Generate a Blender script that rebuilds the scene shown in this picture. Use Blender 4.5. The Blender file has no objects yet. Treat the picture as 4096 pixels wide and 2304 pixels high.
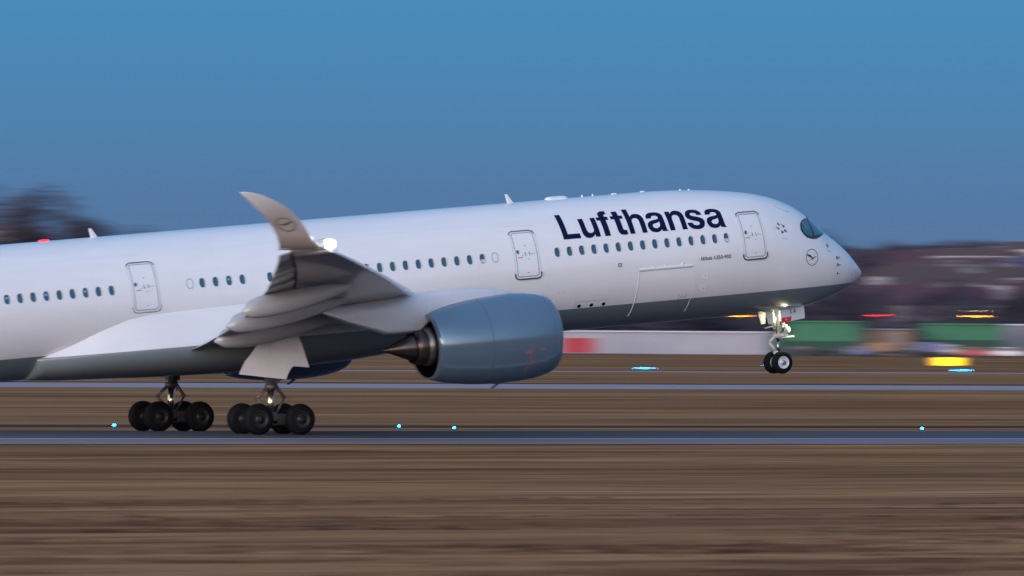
import bpy, bmesh, math, random
import numpy as np
from mathutils import Vector, Matrix
R = math.radians
sc = bpy.context.scene
col = sc.collection
rng = random.Random(7)

# ------------------------------------------------------------------ camera
CAM = Vector((-159.43, -341.86, 4.50))
YAW, PITCH, ROLL = 0.4710, 0.0055, 0.0065
THETA = 0.0863                       # rotation of the airliner at take-off
cam = bpy.data.cameras.new("camera"); cam_o = bpy.data.objects.new("camera", cam); col.objects.link(cam_o)
fw = Vector((math.sin(YAW)*math.cos(PITCH), math.cos(YAW)*math.cos(PITCH), math.sin(PITCH)))
rt = Vector((math.cos(YAW), -math.sin(YAW), 0)); up = rt.cross(fw)
rt2 = rt*math.cos(ROLL)+up*math.sin(ROLL); up2 = up*math.cos(ROLL)-rt*math.sin(ROLL)
mw = Matrix(((rt2.x, up2.x, -fw.x, CAM.x), (rt2.y, up2.y, -fw.y, CAM.y), (rt2.z, up2.z, -fw.z, CAM.z), (0, 0, 0, 1)))
cam_o.matrix_world = mw
cam.sensor_width = 36; cam.lens = 295.06; cam.clip_start = 5; cam.clip_end = 30000
# long tele lens with a wide horizontal iris: far and near ground go soft sideways, the airliner stays sharp
cam.dof.use_dof = True; cam.dof.focus_distance = 389.0
cam.dof.aperture_ratio = 0.0300; cam.dof.aperture_fstop = 3.7; cam.dof.aperture_blades = 4; cam.dof.aperture_rotation = R(45)
sc.camera = cam_o

# ------------------------------------------------------------------ sky, sun, exposure
GLOW = 6.0
SUNH = Vector((-0.86, -0.51, 0)).normalized()
world = bpy.data.worlds.new("World"); sc.world = world; world.use_nodes = True
nt = world.node_tree; N = nt.nodes; Lk = nt.links
bg = N['Background']; bg.inputs[1].default_value = 1.0
tc = N.new('ShaderNodeTexCoord'); sep = N.new('ShaderNodeSeparateXYZ'); Lk.new(tc.outputs['Generated'], sep.inputs[0])
def ramp(stops, src):
    r = N.new('ShaderNodeValToRGB'); e = r.color_ramp.elements
    while len(e) < len(stops): e.new(0.5)
    for k, (p, c) in enumerate(stops): e[k].position = p; e[k].color = (*c, 1)
    Lk.new(src, r.inputs[0]); return r
def wmath(op, a, b=None):
    m = N.new('ShaderNodeMath'); m.operation = op
    for i, v in enumerate((a, b)):
        if v is None: continue
        if isinstance(v, (int, float)): m.inputs[i].default_value = v
        else: Lk.new(v, m.inputs[i])
    return m.outputs[0]
zc = wmath('MAXIMUM', sep.outputs[2], 0.0); zq = wmath('POWER', zc, 0.5)
base = ramp([(0.0, (.116, .152, .270)), (.07, (.104, .165, .310)), (.13, (.088, .195, .375)), (.20, (.068, .260, .490)), (.50, (.11, .30, .58)), (1.0, (.18, .33, .60))], zq)
glow = ramp([(0.0, (1.0, .48, .20)), (.16, (1.0, .64, .38)), (.30, (.92, .76, .68)), (.50, (.66, .62, .66)), (.75, (.22, .25, .30)), (1.0, (.03, .04, .05))], zq)
vm = N.new('ShaderNodeVectorMath'); vm.operation = 'DOT_PRODUCT'; Lk.new(tc.outputs['Generated'], vm.inputs[0]); vm.inputs[1].default_value = SUNH
f = wmath('MULTIPLY_ADD', vm.outputs['Value'], 0.5); f.node.inputs[2].default_value = 0.5
fp = wmath('MULTIPLY', wmath('POWER', wmath('MAXIMUM', f, 0.0), 4.6), GLOW)
gm = N.new('ShaderNodeVectorMath'); gm.operation = 'SCALE'; Lk.new(glow.outputs[0], gm.inputs[0]); Lk.new(fp, gm.inputs['Scale'])
ga = N.new('ShaderNodeVectorMath'); ga.operation = 'ADD'; Lk.new(base.outputs[0], ga.inputs[0]); Lk.new(gm.outputs[0], ga.inputs[1])
Lk.new(ga.outputs[0], bg.inputs[0])
sun = bpy.data.lights.new("sun", 'SUN'); sun.energy = 1.2; sun.angle = R(34); sun.color = (1.0, .82, .74)
sun_o = bpy.data.objects.new("sun", sun); col.objects.link(sun_o)
sd = (SUNH+Vector((0, 0, math.tan(R(1.5))))).normalized(); sun_o.rotation_euler = sd.to_track_quat('Z', 'Y').to_euler()
sc.view_settings.view_transform = 'Standard'; sc.view_settings.look = 'None'; sc.view_settings.exposure = 0.0; sc.view_settings.gamma = 1.0
sc.render.engine = 'CYCLES'; sc.cycles.use_denoising = True; sc.cycles.max_bounces = 6
sc.cycles.sample_clamp_indirect = 6.0

# ------------------------------------------------------------------ materials
def pmat(name, c, rough=.5, metal=0., coat=0., noise=0., nscale=3., c2=None, split=None, emit=None, estr=0., spec=.5, coatr=.08, stretch=(1, 1, 1), bump=0., bscale=8.):
    m = bpy.data.materials.new(name); m.use_nodes = True; t = m.node_tree; b = t.nodes['Principled BSDF']
    b.inputs['Base Color'].default_value = (*c, 1); b.inputs['Roughness'].default_value = rough; b.inputs['Metallic'].default_value = metal
    b.inputs['Coat Weight'].default_value = coat; b.inputs['Coat Roughness'].default_value = coatr; b.inputs['Specular IOR Level'].default_value = spec
    if emit: b.inputs['Emission Color'].default_value = (*emit, 1); b.inputs['Emission Strength'].default_value = estr
    out = None
    if split is not None or noise > 0 or bump > 0:
        co = t.nodes.new('ShaderNodeTexCoord'); mp = t.nodes.new('ShaderNodeMapping'); mp.inputs['Scale'].default_value = stretch
        t.links.new(co.outputs['Object'], mp.inputs[0])
    if split is not None:
        s = t.nodes.new('ShaderNodeSeparateXYZ'); t.links.new(co.outputs['Object'], s.inputs[0])
        g = t.nodes.new('ShaderNodeMath'); g.operation = 'GREATER_THAN'; g.inputs[1].default_value = split; t.links.new(s.outputs[2], g.inputs[0])
        x = t.nodes.new('ShaderNodeMix'); x.data_type = 'RGBA'; t.links.new(g.outputs[0], x.inputs[0]); x.inputs[6].default_value = (*c2, 1); x.inputs[7].default_value = (*c, 1); out = x.outputs[2]
    if noise > 0:
        n = t.nodes.new('ShaderNodeTexNoise'); n.inputs['Scale'].default_value = nscale; n.inputs['Detail'].default_value = 6; n.inputs['Roughness'].default_value = .6
        t.links.new(mp.outputs[0], n.inputs[0])
        r = t.nodes.new('ShaderNodeMapRange'); r.inputs[1].default_value = .3; r.inputs[2].default_value = .7; r.inputs[3].default_value = 1-noise; r.inputs[4].default_value = 1+noise*.5
        t.links.new(n.outputs[0], r.inputs[0])
        x = t.nodes.new('ShaderNodeMix'); x.data_type = 'RGBA'; x.blend_type = 'MULTIPLY'; x.inputs[0].default_value = 1
        if out: t.links.new(out, x.inputs[6])
        else: x.inputs[6].default_value = (*c, 1)
        t.links.new(r.outputs[0], x.inputs[7]); out = x.outputs[2]
    if out: t.links.new(out, b.inputs['Base Color'])
    if bump > 0:
        n = t.nodes.new('ShaderNodeTexNoise'); n.inputs['Scale'].default_value = bscale; n.inputs['Detail'].default_value = 4; t.links.new(mp.outputs[0], n.inputs[0])
        bp = t.nodes.new('ShaderNodeBump'); bp.inputs['Strength'].default_value = bump; t.links.new(n.outputs[0], bp.inputs['Height']); t.links.new(bp.outputs[0], b.inputs['Normal'])
    return m
WHITE = (.75, .745, .75); GREY = (.15, .185, .205)
M = {}
M['skin'] = pmat('fuselage paint', WHITE, .35, coat=.95, coatr=.13, noise=.05, nscale=1.2, c2=GREY, split=4.22-.65, stretch=(.25, 1, 1))
M['fair'] = pmat('fairing paint', WHITE, .32, coat=.5, coatr=.15, noise=.05, nscale=1.2, c2=(.19, .225, .24), split=4.135-.65, stretch=(.3, 1, 1))
M['white'] = pmat('white paint', WHITE, .35, coat=.5, coatr=.12, noise=.04, nscale=2)
M['door'] = pmat('door paint', (.78, .79, .82), .3, coat=.5, coatr=.12, noise=.03)
M['wing'] = pmat('wing grey paint', (.32, .33, .345), .30, coat=.8, coatr=.07, noise=.12, nscale=.9, stretch=(.4, 1, 1))
M['flap'] = pmat('flap grey paint', (.33, .335, .34), .34, coat=.4, coatr=.18, noise=.10, nscale=1.2, stretch=(.4, 1, 1))
M['nac'] = pmat('nacelle paint', (.142, .218, .288), .20, metal=.45, coat=.6, coatr=.04, noise=.06, nscale=1.0)
M['lip'] = pmat('intake lip', (.14, .20, .27), .3, metal=.3, coat=.6, noise=.05)
M['seal'] = pmat('seal grey', (.34, .40, .46), .5)
M['dark'] = pmat('dark cavity', (.006, .007, .010), .9, spec=0.)
M['black'] = pmat('black mask', (.006, .008, .012), .2, coat=.6)
M['glass'] = pmat('window glass', (.014, .075, .125), .06, coat=1., coatr=.03, spec=.8)  # blue base stands in for sky reflected in the panes
M['cglass'] = pmat('cockpit glass', (.012, .085, .115), .05, coat=1., coatr=.03, spec=.8)
M['blind_or_glint'] = pmat('window blind', (.55, .52, .55), .6)
M['navy'] = pmat('navy lettering', (.0012, .004, .040), .55, spec=.15)
M['ink'] = pmat('black ink', (.010, .011, .018), .4)
M['greyink'] = pmat('grey ink', (.10, .12, .15), .4)
M['paleink'] = pmat('pale stencil', (.46, .48, .54), .5)
M['redink'] = pmat('red stencil', (.50, .20, .20), .5)
M['redpaint'] = pmat('red paint', (.55, .015, .03), .45)
M['tyre'] = pmat('tyre rubber', (.0035, .0035, .005), .75, spec=.2, noise=.25, nscale=6)
M['rimd'] = pmat('dark wheel rim', (.020, .018, .019), .5, metal=.2, noise=.2)
M['rimw'] = pmat('white wheel rim', (.62, .64, .68), .4, metal=.2, noise=.1)
M['hub'] = pmat('hub metal', (.34, .35, .38), .35, metal=.6, noise=.1)
M['gear'] = pmat('gear grey', (.11, .10, .10), .45, metal=.35, noise=.35, nscale=9)
M['gearw'] = pmat('gear white enamel', (.55, .55, .50), .4, noise=.3, nscale=8)
M['chrome'] = pmat('piston chrome', (1., .80, .50), .20, metal=1.)  # orange sunset reflection is tinted into the chrome
M['hot'] = pmat('exhaust metal', (.11, .085, .075), .30, metal=.9, noise=.25, nscale=2)
M['hot2'] = pmat('nozzle ring metal', (.22, .20, .18), .35, metal=.9, noise=.15)
M['lampw'] = pmat('white lamp', (1, 1, 1), .3, emit=(1, .99, .93), estr=12)
M['lampy'] = pmat('gear lamp', (1, 1, 1), .3, emit=(1, .93, .55), estr=5)
M['beacon'] = pmat('red beacon', (1, .1, .1), .3, emit=(1, .004, .02), estr=3.5)

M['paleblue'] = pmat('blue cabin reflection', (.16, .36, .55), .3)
M['skin2'] = M['skin']; M['cream'] = pmat('cream seam', (.80, .74, .62), .4); M['cream2'] = M['cream']; M['greyink2'] = pmat('mid grey ink', (.20, .25, .29), .4)  # cream is one even seam colour
M['panelteal'] = pmat('teal panel', (.08, .22, .25), .5); M['white2'] = pmat('pylon paint', (.55, .57, .62), .3, coat=.5, coatr=.1, noise=.05)
M['hubd'] = pmat('dark hub', (.012, .011, .010), .6, spec=.3); M['chromed'] = pmat('dull chrome', (.30, .29, .28), .22, metal=1.)
M['gdoor'] = pmat('gear door paint', (.72, .70, .68), .4, coat=.3, noise=.06); M['ndoor'] = pmat('nose door paint', (.50, .55, .60), .35, coat=.3, noise=.05)

# ------------------------------------------------------------------ mesh helpers
PIV = Vector((0, 0, .65))
def link(name, me, parent=None, label=None, cat=None, group=None, kind=None):
    o = bpy.data.objects.new(name, me); col.objects.link(o)
    if parent is not None: o.parent = parent
    if label: o['label'] = label
    if cat: o['category'] = cat
    if group: o['group'] = group
    if kind: o['kind'] = kind
    return o
class MB:
    """collects geometry for ONE mesh"""
    def __init__(s): s.v = []; s.f = []; s.m = []; s.mats = []; s.sm = []
    def mi(s, m):
        if m not in s.mats: s.mats.append(m)
        return s.mats.index(m)
    def add(s, vs, fs, m, smooth=True):
        b = len(s.v); s.v += [tuple(v) for v in vs]; k = s.mi(m)
        for f in fs: s.f.append([b+i for i in f]); s.m.append(k); s.sm.append(smooth)
        return s
    def loft(s, rings, m, closed=True, cap=(True, True), smooth=True):
        n = len(rings[0]); vs = [p for r in rings for p in r]; fs = []
        for i in range(len(rings)-1):
            for j in range(n if closed else n-1):
                a, b = i*n+j, i*n+(j+1) % n; fs.append((a, b, b+n, a+n))
        s.add(vs, fs, m, smooth); b0 = len(s.v)-len(vs); k = s.mi(m)
        if closed and cap[0]: s.f.append([b0+j for j in range(n)][::-1]); s.m.append(k); s.sm.append(False)
        if closed and cap[1]: s.f.append([b0+(len(rings)-1)*n+j for j in range(n)]); s.m.append(k); s.sm.append(False)
        return s
    def box(s, lo, hi, m, rot=None, c=None):
        vs = [Vector((x, y, z)) for x in (lo[0], hi[0]) for y in (lo[1], hi[1]) for z in (lo[2], hi[2])]
        if rot is not None:
            cc = Vector(c) if c else (Vector(lo)+Vector(hi))/2
            vs = [rot @ (v-cc)+cc for v in vs]
        return s.add(vs, [(0, 1, 3, 2), (4, 6, 7, 5), (0, 4, 5, 1), (2, 3, 7, 6), (0, 2, 6, 4), (1, 5, 7, 3)], m, False)
    def tube(s, p0, p1, r0, m, r1=None, n=12):
        p0, p1 = Vector(p0), Vector(p1); r1 = r0 if r1 is None else r1; d = (p1-p0).normalized()
        a = d.orthogonal().normalized(); b = d.cross(a); rs = []
        for p, r in ((p0, r0), (p1, r1)): rs.append([p+(a*math.cos(t)+b*math.sin(t))*r for t in (2*math.pi*k/n for k in range(n))])
        return s.loft(rs, m)
    def lathe(s, prof, o, ax, m, n=32, cap=(True, True), smooth=True):
        o = Vector(o); ax = Vector(ax).normalized(); a = ax.orthogonal().normalized(); b = ax.cross(a)
        return s.loft([[o+ax*h+(a*math.cos(t)+b*math.sin(t))*r for t in (2*math.pi*k/n for k in range(n))] for h, r in prof], m, cap=cap, smooth=smooth)
    def ball(s, c, r, m, n=12, sc_=(1, 1, 1)):
        c = Vector(c); rs = []
        for i in range(1, n//2+1):
            t = math.pi*i/(n//2+1); rs.append([c+Vector((math.sin(t)*math.cos(u)*r*sc_[0], math.sin(t)*math.sin(u)*r*sc_[1], math.cos(t)*r*sc_[2])) for u in (2*math.pi*k/n for k in range(n))])
        return s.loft(rs, m)
    def mesh(s, name, off=None):
        me = bpy.data.meshes.new(name); v = s.v if off is None else [(a-off[0], b-off[1], c-off[2]) for a, b, c in s.v]
        me.from_pydata(v, [], s.f)
        for m in s.mats: me.materials.append(m)
        me.polygons.foreach_set('material_index', s.m); me.polygons.foreach_set('use_smooth', s.sm)
        bm = bmesh.new(); bm.from_mesh(me); bmesh.ops.recalc_face_normals(bm, faces=bm.faces); bm.to_mesh(me); bm.free(); me.update()
        return me
    def body(s, name, parent=None, **k):            # geometry given in the airliner's own frame
        return link(name, s.mesh(name, PIV), parent, **k)
    def put(s, name, parent=None, **k):
        return link(name, s.mesh(name), parent, **k)
def sharp(o, a=35):
    try: o.data.set_sharp_from_angle(angle=R(a))
    except Exception: pass
    return o

# ------------------------------------------------------------------ terrain
def gz(y):
    P = ((-400, -.35), (-200, -.30), (-137, -.34), (-134.5, -.75), (-132, -.36), (-60, -.33), (-24, -.28), (-21.8, -.19), (0, .05), (22, -.20), (42, -.36), (100, -.22), (225, .37), (246, .57), (400, .83), (650, 2.0), (900, 4.0), (1500, 13), (2000, 30), (2200, 31), (3600, 44), (9000, 60))
    if y <= P[0][0]: return P[0][1]
    for (a, u), (b, v) in zip(P, P[1:]):
        if y <= b: return u+(v-u)*(y-a)/(b-a)
    return P[-1][1]
def spot(px, D, dz=0.):
    """a place on the ground: px = bearing measured on the 4096 wide picture, D = metres from the lens"""
    d = fw+rt*((px-2048)/33571); d.z = 0; d.normalize(); p = CAM+d*D; return Vector((p.x, p.y, gz(p.y)+dz))
def nmul(t, a, b):
    x = t.nodes.new('ShaderNodeMix'); x.data_type = 'RGBA'; x.blend_type = 'MULTIPLY'; x.inputs[0].default_value = 1; t.links.new(a, x.inputs[6]); t.links.new(b, x.inputs[7]); return x.outputs[2]
def grass_mat():
    m = bpy.data.materials.new('winter grass'); m.use_nodes = True; t = m.node_tree; b = t.nodes['Principled BSDF']; b.inputs['Roughness'].default_value = 1.; b.inputs['Specular IOR Level'].default_value = 0.
    co = t.nodes.new('ShaderNodeTexCoord')
    def nz(scale, stretch, detail=5, rough=.6):
        mp = t.nodes.new('ShaderNodeMapping'); mp.inputs['Scale'].default_value = stretch; t.links.new(co.outputs['Object'], mp.inputs[0])
        n = t.nodes.new('ShaderNodeTexNoise'); n.inputs['Scale'].default_value = scale; n.inputs['Detail'].default_value = detail; n.inputs['Roughness'].default_value = rough; t.links.new(mp.outputs[0], n.inputs[0]); return n.outputs[0]
    a = nz(.10, (.12, 1, 1)); r = t.nodes.new('ShaderNodeValToRGB'); e = r.color_ramp.elements
    for k, (p, c) in enumerate(((.30, (.165, .080, .045)), (.44, (.25, .122, .064)), (.56, (.35, .182, .088)), (.70, (.31, .155, .075)))):
        if k > 1: e.new(.5)
        e[k].position = p; e[k].color = (*c, 1)
    t.links.new(a, r.inputs[0]); c = r.outputs[0]
    for sc_, st, lo, hi in ((.55, (.08, 1, 1), .58, 1.36), (2.2, (.05, 1, 1), .78, 1.22), (.03, (.15, 1, 1), .62, 1.3)):
        n = nz(sc_, st); mr = t.nodes.new('ShaderNodeMapRange'); mr.inputs[1].default_value = .32; mr.inputs[2].default_value = .68; mr.inputs[3].default_value = lo; mr.inputs[4].default_value = hi
        t.links.new(n, mr.inputs[0]); c = nmul(t, c, mr.outputs[0])
    t.links.new(c, b.inputs['Base Color'])
    return m
M['grass'] = grass_mat()
M['tarmac'] = pmat('asphalt', (.040, .036, .050), .95, noise=.25, nscale=.25, stretch=(.3, 1, 1))
M['concrete'] = pmat('pale shoulder concrete', (.17, .140, .165), .95, noise=.2, nscale=.3, stretch=(.2, 1, 1))
M['taxi'] = pmat('taxiway concrete', (.28, .232, .25), .95, noise=.12, nscale=.1, stretch=(.2, 1, 1))
M['line'] = pmat('white marking', (.50, .45, .46), .8)
def strip(name, y0, y1, dz, m, x0=-1500, x1=2500, label=None, kind='structure', parent=None):
    ys = sorted(set([y0, y1]+[y for y in (-21.8, 0, 22, 42, 100, 225, 246, 400, 650, 900) if y0 < y < y1])); b = MB()
    b.loft([[(x0, y, gz(y)+dz), (x1, y, gz(y)+dz)] for y in ys], m, closed=False, smooth=False)
    o = b.put(name, parent, label=label, kind=kind); return o
b = MB(); ys = [-9000, -400]+[-345+.5*k for k in range(0, 640)]+[-24, -21.8, 0, 22, 30, 42, 70, 100, 160, 225, 246, 300, 400, 520, 650, 900, 1200, 1500, 1850, 2200, 2900, 3600, 6000, 12000]
ys = sorted(set(y for y in ys if not (-24 < y < -21.9))); xs = [-9000, -1500]+[-220+4*k for k in range(56)]+[20, 60, 150, 300, 450, 600, 700, 760, 820, 860, 920, 1000, 1100, 1200, 1400, 2000, 4000, 12000]; xs = sorted(set(xs))
from mathutils import noise as mn
def gg(x, y):
    z = gz(y)
    if -345 < y < -25 and -220 < x < 10: z += .10*mn.noise(Vector((x*.05, y*.22, 0)))+.05*mn.noise(Vector((x*.2, y*.9, 3)))
    if y > 1500 and x < 860: z -= .30*(z-11)*min(1, (860-x)/120)*min(1, (y-1500)/300)
    if y > 1400: z += 5*mn.noise(Vector((x*.003, y*.002, 5)))*min(1, (y-1400)/800)
    return z-(.03 if -26 < y < 26 else 0)
b.loft([[(x, y, gg(x, y)) for x in xs] for y in ys], M['grass'], closed=False)
b.put('grassland', kind='structure', label='brown winter grass of the airfield around the runway')
strip('runway', -13.0, 22, 0, M['tarmac'], label='dark asphalt runway under the airliner')
strip('runway_shoulder', -21.8, -13.02, -.002, M['concrete'], label='paler strip along the near edge of the runway')
strip('runway_edge_line', -13.4, -12.7, .006, M['line'], label='thin white line between dark and pale runway asphalt')
strip('runway_border_line', -21.6, -21.1, .006, M['line'], label='thin white line at the near border of the runway')
strip('drainage_ditch', -136.6, -132.6, .05, pmat('wet ditch grass', (.10, .06, .05), 1., noise=.3, nscale=.5, stretch=(.05, 1, 1), spec=0.), label='darker hollow running through the grass in front')
strip('perimeter_track', -215, -208, .03, M['tarmac'], label='dark track at the bottom edge of the grass')
strip('taxiway', 224, 246, .012, M['taxi'], label='pale taxiway beyond the far runway grass')
strip('taxiway_drain', 247.5, 254, .02, bpy.data.materials['wet ditch grass'], label='dark grass line along the far edge of the taxiway')
strip('runway_drain', 46, 53, .02, bpy.data.materials['wet ditch grass'], label='dark grass line beyond the runway lights')
strip('service_road', 392, 404, .012, M['taxi'], label='narrow pale service road behind the taxiway')
strip('apron', 640, 900, .012, pmat('apron', (.10, .09, .10), .8, noise=.2, nscale=.02), label='grey apron in front of the airport buildings')

#GRASS TUFTS
def tufts():
    r = random.Random(3); b = MB(); vs = []; fs = []
    for k in range(15000):
        D = 140+ (r.random()**1.7)*110; px = r.uniform(-150, 4250); p = spot(px, D)
        if p.y > -23: continue
        if mn.noise(Vector((p.x*.06, p.y*.35, 9))) < r.uniform(-.25, .35): continue
        h = r.uniform(.05, .12); w = r.uniform(.2, .6); a = r.uniform(0, 3.14)
        dx, dy = math.cos(a)*w, math.sin(a)*w; n = len(vs); z = p.z-.06
        vs += [(p.x-dx, p.y-dy, z), (p.x+dx, p.y+dy, z), (p.x+dx*.5+r.uniform(-.05, .05), p.y+dy*.5, z+h*.8), (p.x+r.uniform(-.05, .05), p.y, z+h), (p.x-dx*.6, p.y-dy*.6, z+h*.7)]
        fs.append((n, n+1, n+2, n+3, n+4))
    b.add(vs, fs, M['tuft'], False); b.put('grass_tufts', kind='stuff', label='dark dry weeds in the grass nearest the camera', cat='grass')
M['tuft'] = pmat('dark weeds', (.11, .066, .046), .9, noise=.35, nscale=.6, stretch=(.1, 1, 1), spec=0.)
tufts()

# ------------------------------------------------------------------ fuselage surface
NOSE = 33.34
T = [0, .04, .12, .3, .6, 1.0, 1.6, 2.3, 3.1, 4.0, 5.0, 6.2, 7.6, 9.2, 11, 13, 15.5, 18, 44, 47, 50, 54, 58, 62, 65, 66.6]
W = [.02, .2, .36, .60, .88, 1.17, 1.50, 1.80, 2.07, 2.31, 2.52, 2.70, 2.84, 2.93, 2.975, 2.98, 2.98, 2.98, 2.98, 2.94, 2.82, 2.5, 2.0, 1.3, .7, .3]
ZC = [4.61, 4.67, 4.76, 4.92, 5.32, 5.82, 6.359, 6.89, 7.66, 8.215, 8.591, 8.843, 9.025, 9.15, 9.215, 9.22, 9.22, 9.22, 9.22, 9.22, 9.2, 9.15, 9.0, 8.75, 8.45, 8.1]
ZB = [4.57, 4.51, 4.44, 4.30, 4.10, 3.923, 3.67, 3.464, 3.324, 3.205, 3.155, 3.15, 3.15, 3.15, 3.15, 3.15, 3.15, 3.15, 3.15, 3.22, 3.45, 4.05, 4.9, 5.95, 6.9, 7.5]
ZM = [4.59, 4.59, 4.61, 4.71, 4.845, 4.94, 5.085, 5.26, 5.455, 5.675, 5.92, 6.16, 6.165, 6.165, 6.165, 6.165, 6.165, 6.165, 6.165, 6.2, 6.4, 6.7, 7.0, 7.35, 7.65, 7.8]
def pchip(xs, ys, x):
    xs = np.asarray(xs, float); ys = np.asarray(ys, float); h = np.diff(xs); d = np.diff(ys)/h; m = np.zeros(len(xs)); m[0] = d[0]; m[-1] = d[-1]
    for i in range(1, len(xs)-1): m[i] = 0 if d[i-1]*d[i] <= 0 else (3*(h[i]+h[i-1]))/((2*h[i]+h[i-1])/d[i-1]+(h[i]+2*h[i-1])/d[i])
    return h, m, xs, ys
PC = {k: pchip(T, v, 0) for k, v in (('c', ZC), ('b', ZB), ('m', ZM), ('w', W))}
def pe(k, x):
    h, m, xs, ys = PC[k]; x = min(max(x, xs[0]), xs[-1]); i = min(max(int(np.searchsorted(xs, x))-1, 0), len(h)-1); s = (x-xs[i])/h[i]
    return float((2*s**3-3*s**2+1)*ys[i]+(s**3-2*s**2+s)*h[i]*m[i]+(-2*s**3+3*s**2)*ys[i+1]+(s**3-s**2)*h[i]*m[i+1])
_sc = {}
def sec(x):
    k = round(x, 4)
    if k not in _sc: t = NOSE-x; _sc[k] = (pe('c', t), pe('b', t), pe('m', t), pe('w', t))
    return _sc[k]
def S(x, a, off=0.):
    """point of the skin: x along the hull, a = angle above the widest line in degrees (90 = crown)"""
    c, bt, zm, w = sec(x); s_, c_ = math.sin(R(a)), math.cos(R(a))
    p = Vector((x, -w*c_, zm+((c-zm) if s_ > 0 else (zm-bt))*s_))
    if off:
        e = .02; q = S(x+e, a)-S(x-e, a); r_ = S(x, a+.5)-S(x, a-.5); n = q.cross(r_)
        if n.length > 1e-12:
            n.normalize()
            if n.dot(Vector((0, -c_, s_))) < 0: n = -n
            p = p+n*off
    return p
def ang(x, z):
    c, bt, zm, w = sec(x); r_ = (z-zm)/((c-zm) if z > zm else (zm-bt)); return math.degrees(math.asin(max(-1, min(1, r_))))
def SZ(x, z, off=0.): return S(x, ang(x, z), off)

air = bpy.data.objects.new('passenger_airliner', None); col.objects.link(air); air.location = (0, 0, .65); air.rotation_euler = (0, -THETA, 0)
air['label'] = 'white twin-engine airliner with grey belly and dark blue lettering lifting its nose on the runway'; air['category'] = 'airliner'
b = MB(); tt = [0.0]+[.012*1.35**k for k in range(1, 14)]; tt = [t for t in tt if t < .5]+[.55+.17*k for k in range(0, 45)]; t = tt[-1]
while t < 66: t += .42; tt.append(t)
NR = 112
b.loft([[S(NOSE-t, -90+360*(k+.5)/NR) for k in range(NR)] for t in tt], M['skin'])
fus = b.body('fuselage', air)
# window openings are cut as recesses
WX = [16.08+.63*k for k in range(15)]+[6.42+.649*k for k in range(10)]+[-1.75+.66*k for k in range(4)]+[1.60, 2.26, 2.92, 3.60, 4.30, 5.00, 5.70]+[-11.24+.6325*k for k in range(9)]+[-11.87-.6325*k for k in range(18)]
def frame(x, a):
    n = (S(x, a, .1)-S(x, a)).normalized(); u = (S(x, a+.5)-S(x, a-.5)).normalized(); r_ = u.cross(n).normalized()
    if r_.x < 0: r_ = -r_
    return S(x, a), n, u, r_
def oval(x, a, off, hx, hz, n=20, lean=0.):
    p, nn, u, r_ = frame(x, a); out = []
    for k in range(n):
        t = 2*math.pi*k/n; c, s_ = math.cos(t), math.sin(t); e = .8
        out.append(p+nn*off+r_*hx*math.copysign(abs(c)**e, c)+u*hz*math.copysign(abs(s_)**e, s_))
    return out
cut = MB()
WA = [(x, ang(x, 6.872)) for x in WX]
for x, a in WA: cut.loft([oval(x, a, -.085, .145, .214), oval(x, a, .12, .145, .214)], M['skin'], smooth=False)
for x, a in ((25.95, 17.7), (14.05, 17.0), (-5.0, 17.0)): cut.loft([oval(x, a, -.06, .075, .085), oval(x, a, .12, .075, .085)], M['skin'], smooth=False)
co = cut.body('cutter', air)
md = fus.modifiers.new('w', 'BOOLEAN'); md.operation = 'DIFFERENCE'; md.object = co; md.solver = 'MANIFOLD'
dg = bpy.context.evaluated_depsgraph_get(); nm = bpy.data.meshes.new_from_object(fus.evaluated_get(dg))
fus.modifiers.clear(); old = fus.data; fus.data = nm; bpy.data.meshes.remove(old); bpy.data.objects.remove(co)
nm.polygons.foreach_set('use_smooth', [True]*len(nm.polygons)); sharp(fus, 40)
# exact skin normals on every untouched skin corner keep the long hull smooth
try:
    vn = np.zeros(len(nm.vertices)*3); nm.vertices.foreach_get('co', vn); vn = vn.reshape(-1, 3)
    nl = np.zeros((len(nm.loops), 3)); cn = np.zeros(len(nm.loops)*3); nm.corner_normals.foreach_get('vector', cn); cn = cn.reshape(-1, 3)
    for pl in nm.polygons:
        for li in pl.loop_indices:
            v = nm.loops[li].vertex_index; p = vn[v]; x = p[0]; z = p[2]+.65; yy = p[1]
            c, bt, zm, w = sec(round(float(x), 3)); hz = (c-zm) if z > zm else (zm-bt)
            rr = (yy/max(w, .01))**2+((z-zm)/max(hz, .01))**2
            if rr > .975 and x < NOSE-.6 and x > -32:
                c2, b2, m2, w2 = sec(round(float(x)+.05, 3)); h2 = (c2-m2) if z > zm else (m2-b2); r2 = (yy/w2)**2+((z-m2)/h2)**2
                n = Vector((-(r2-(yy/w)**2-((z-zm)/hz)**2)/.05/2, yy/w**2, (z-zm)/hz**2)).normalized(); n.x = -n.x*1.0 if False else n.x
                n = Vector(((r2-rr)/.05/2*1.0, yy/w**2, (z-zm)/hz**2)).normalized()
                if n.dot(Vector(pl.normal)) > .9: nl[li] = n; continue
            nl[li] = cn[li]
    nm.normals_split_custom_set(nl.tolist())
except Exception as ex: print('normals', ex)
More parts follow.
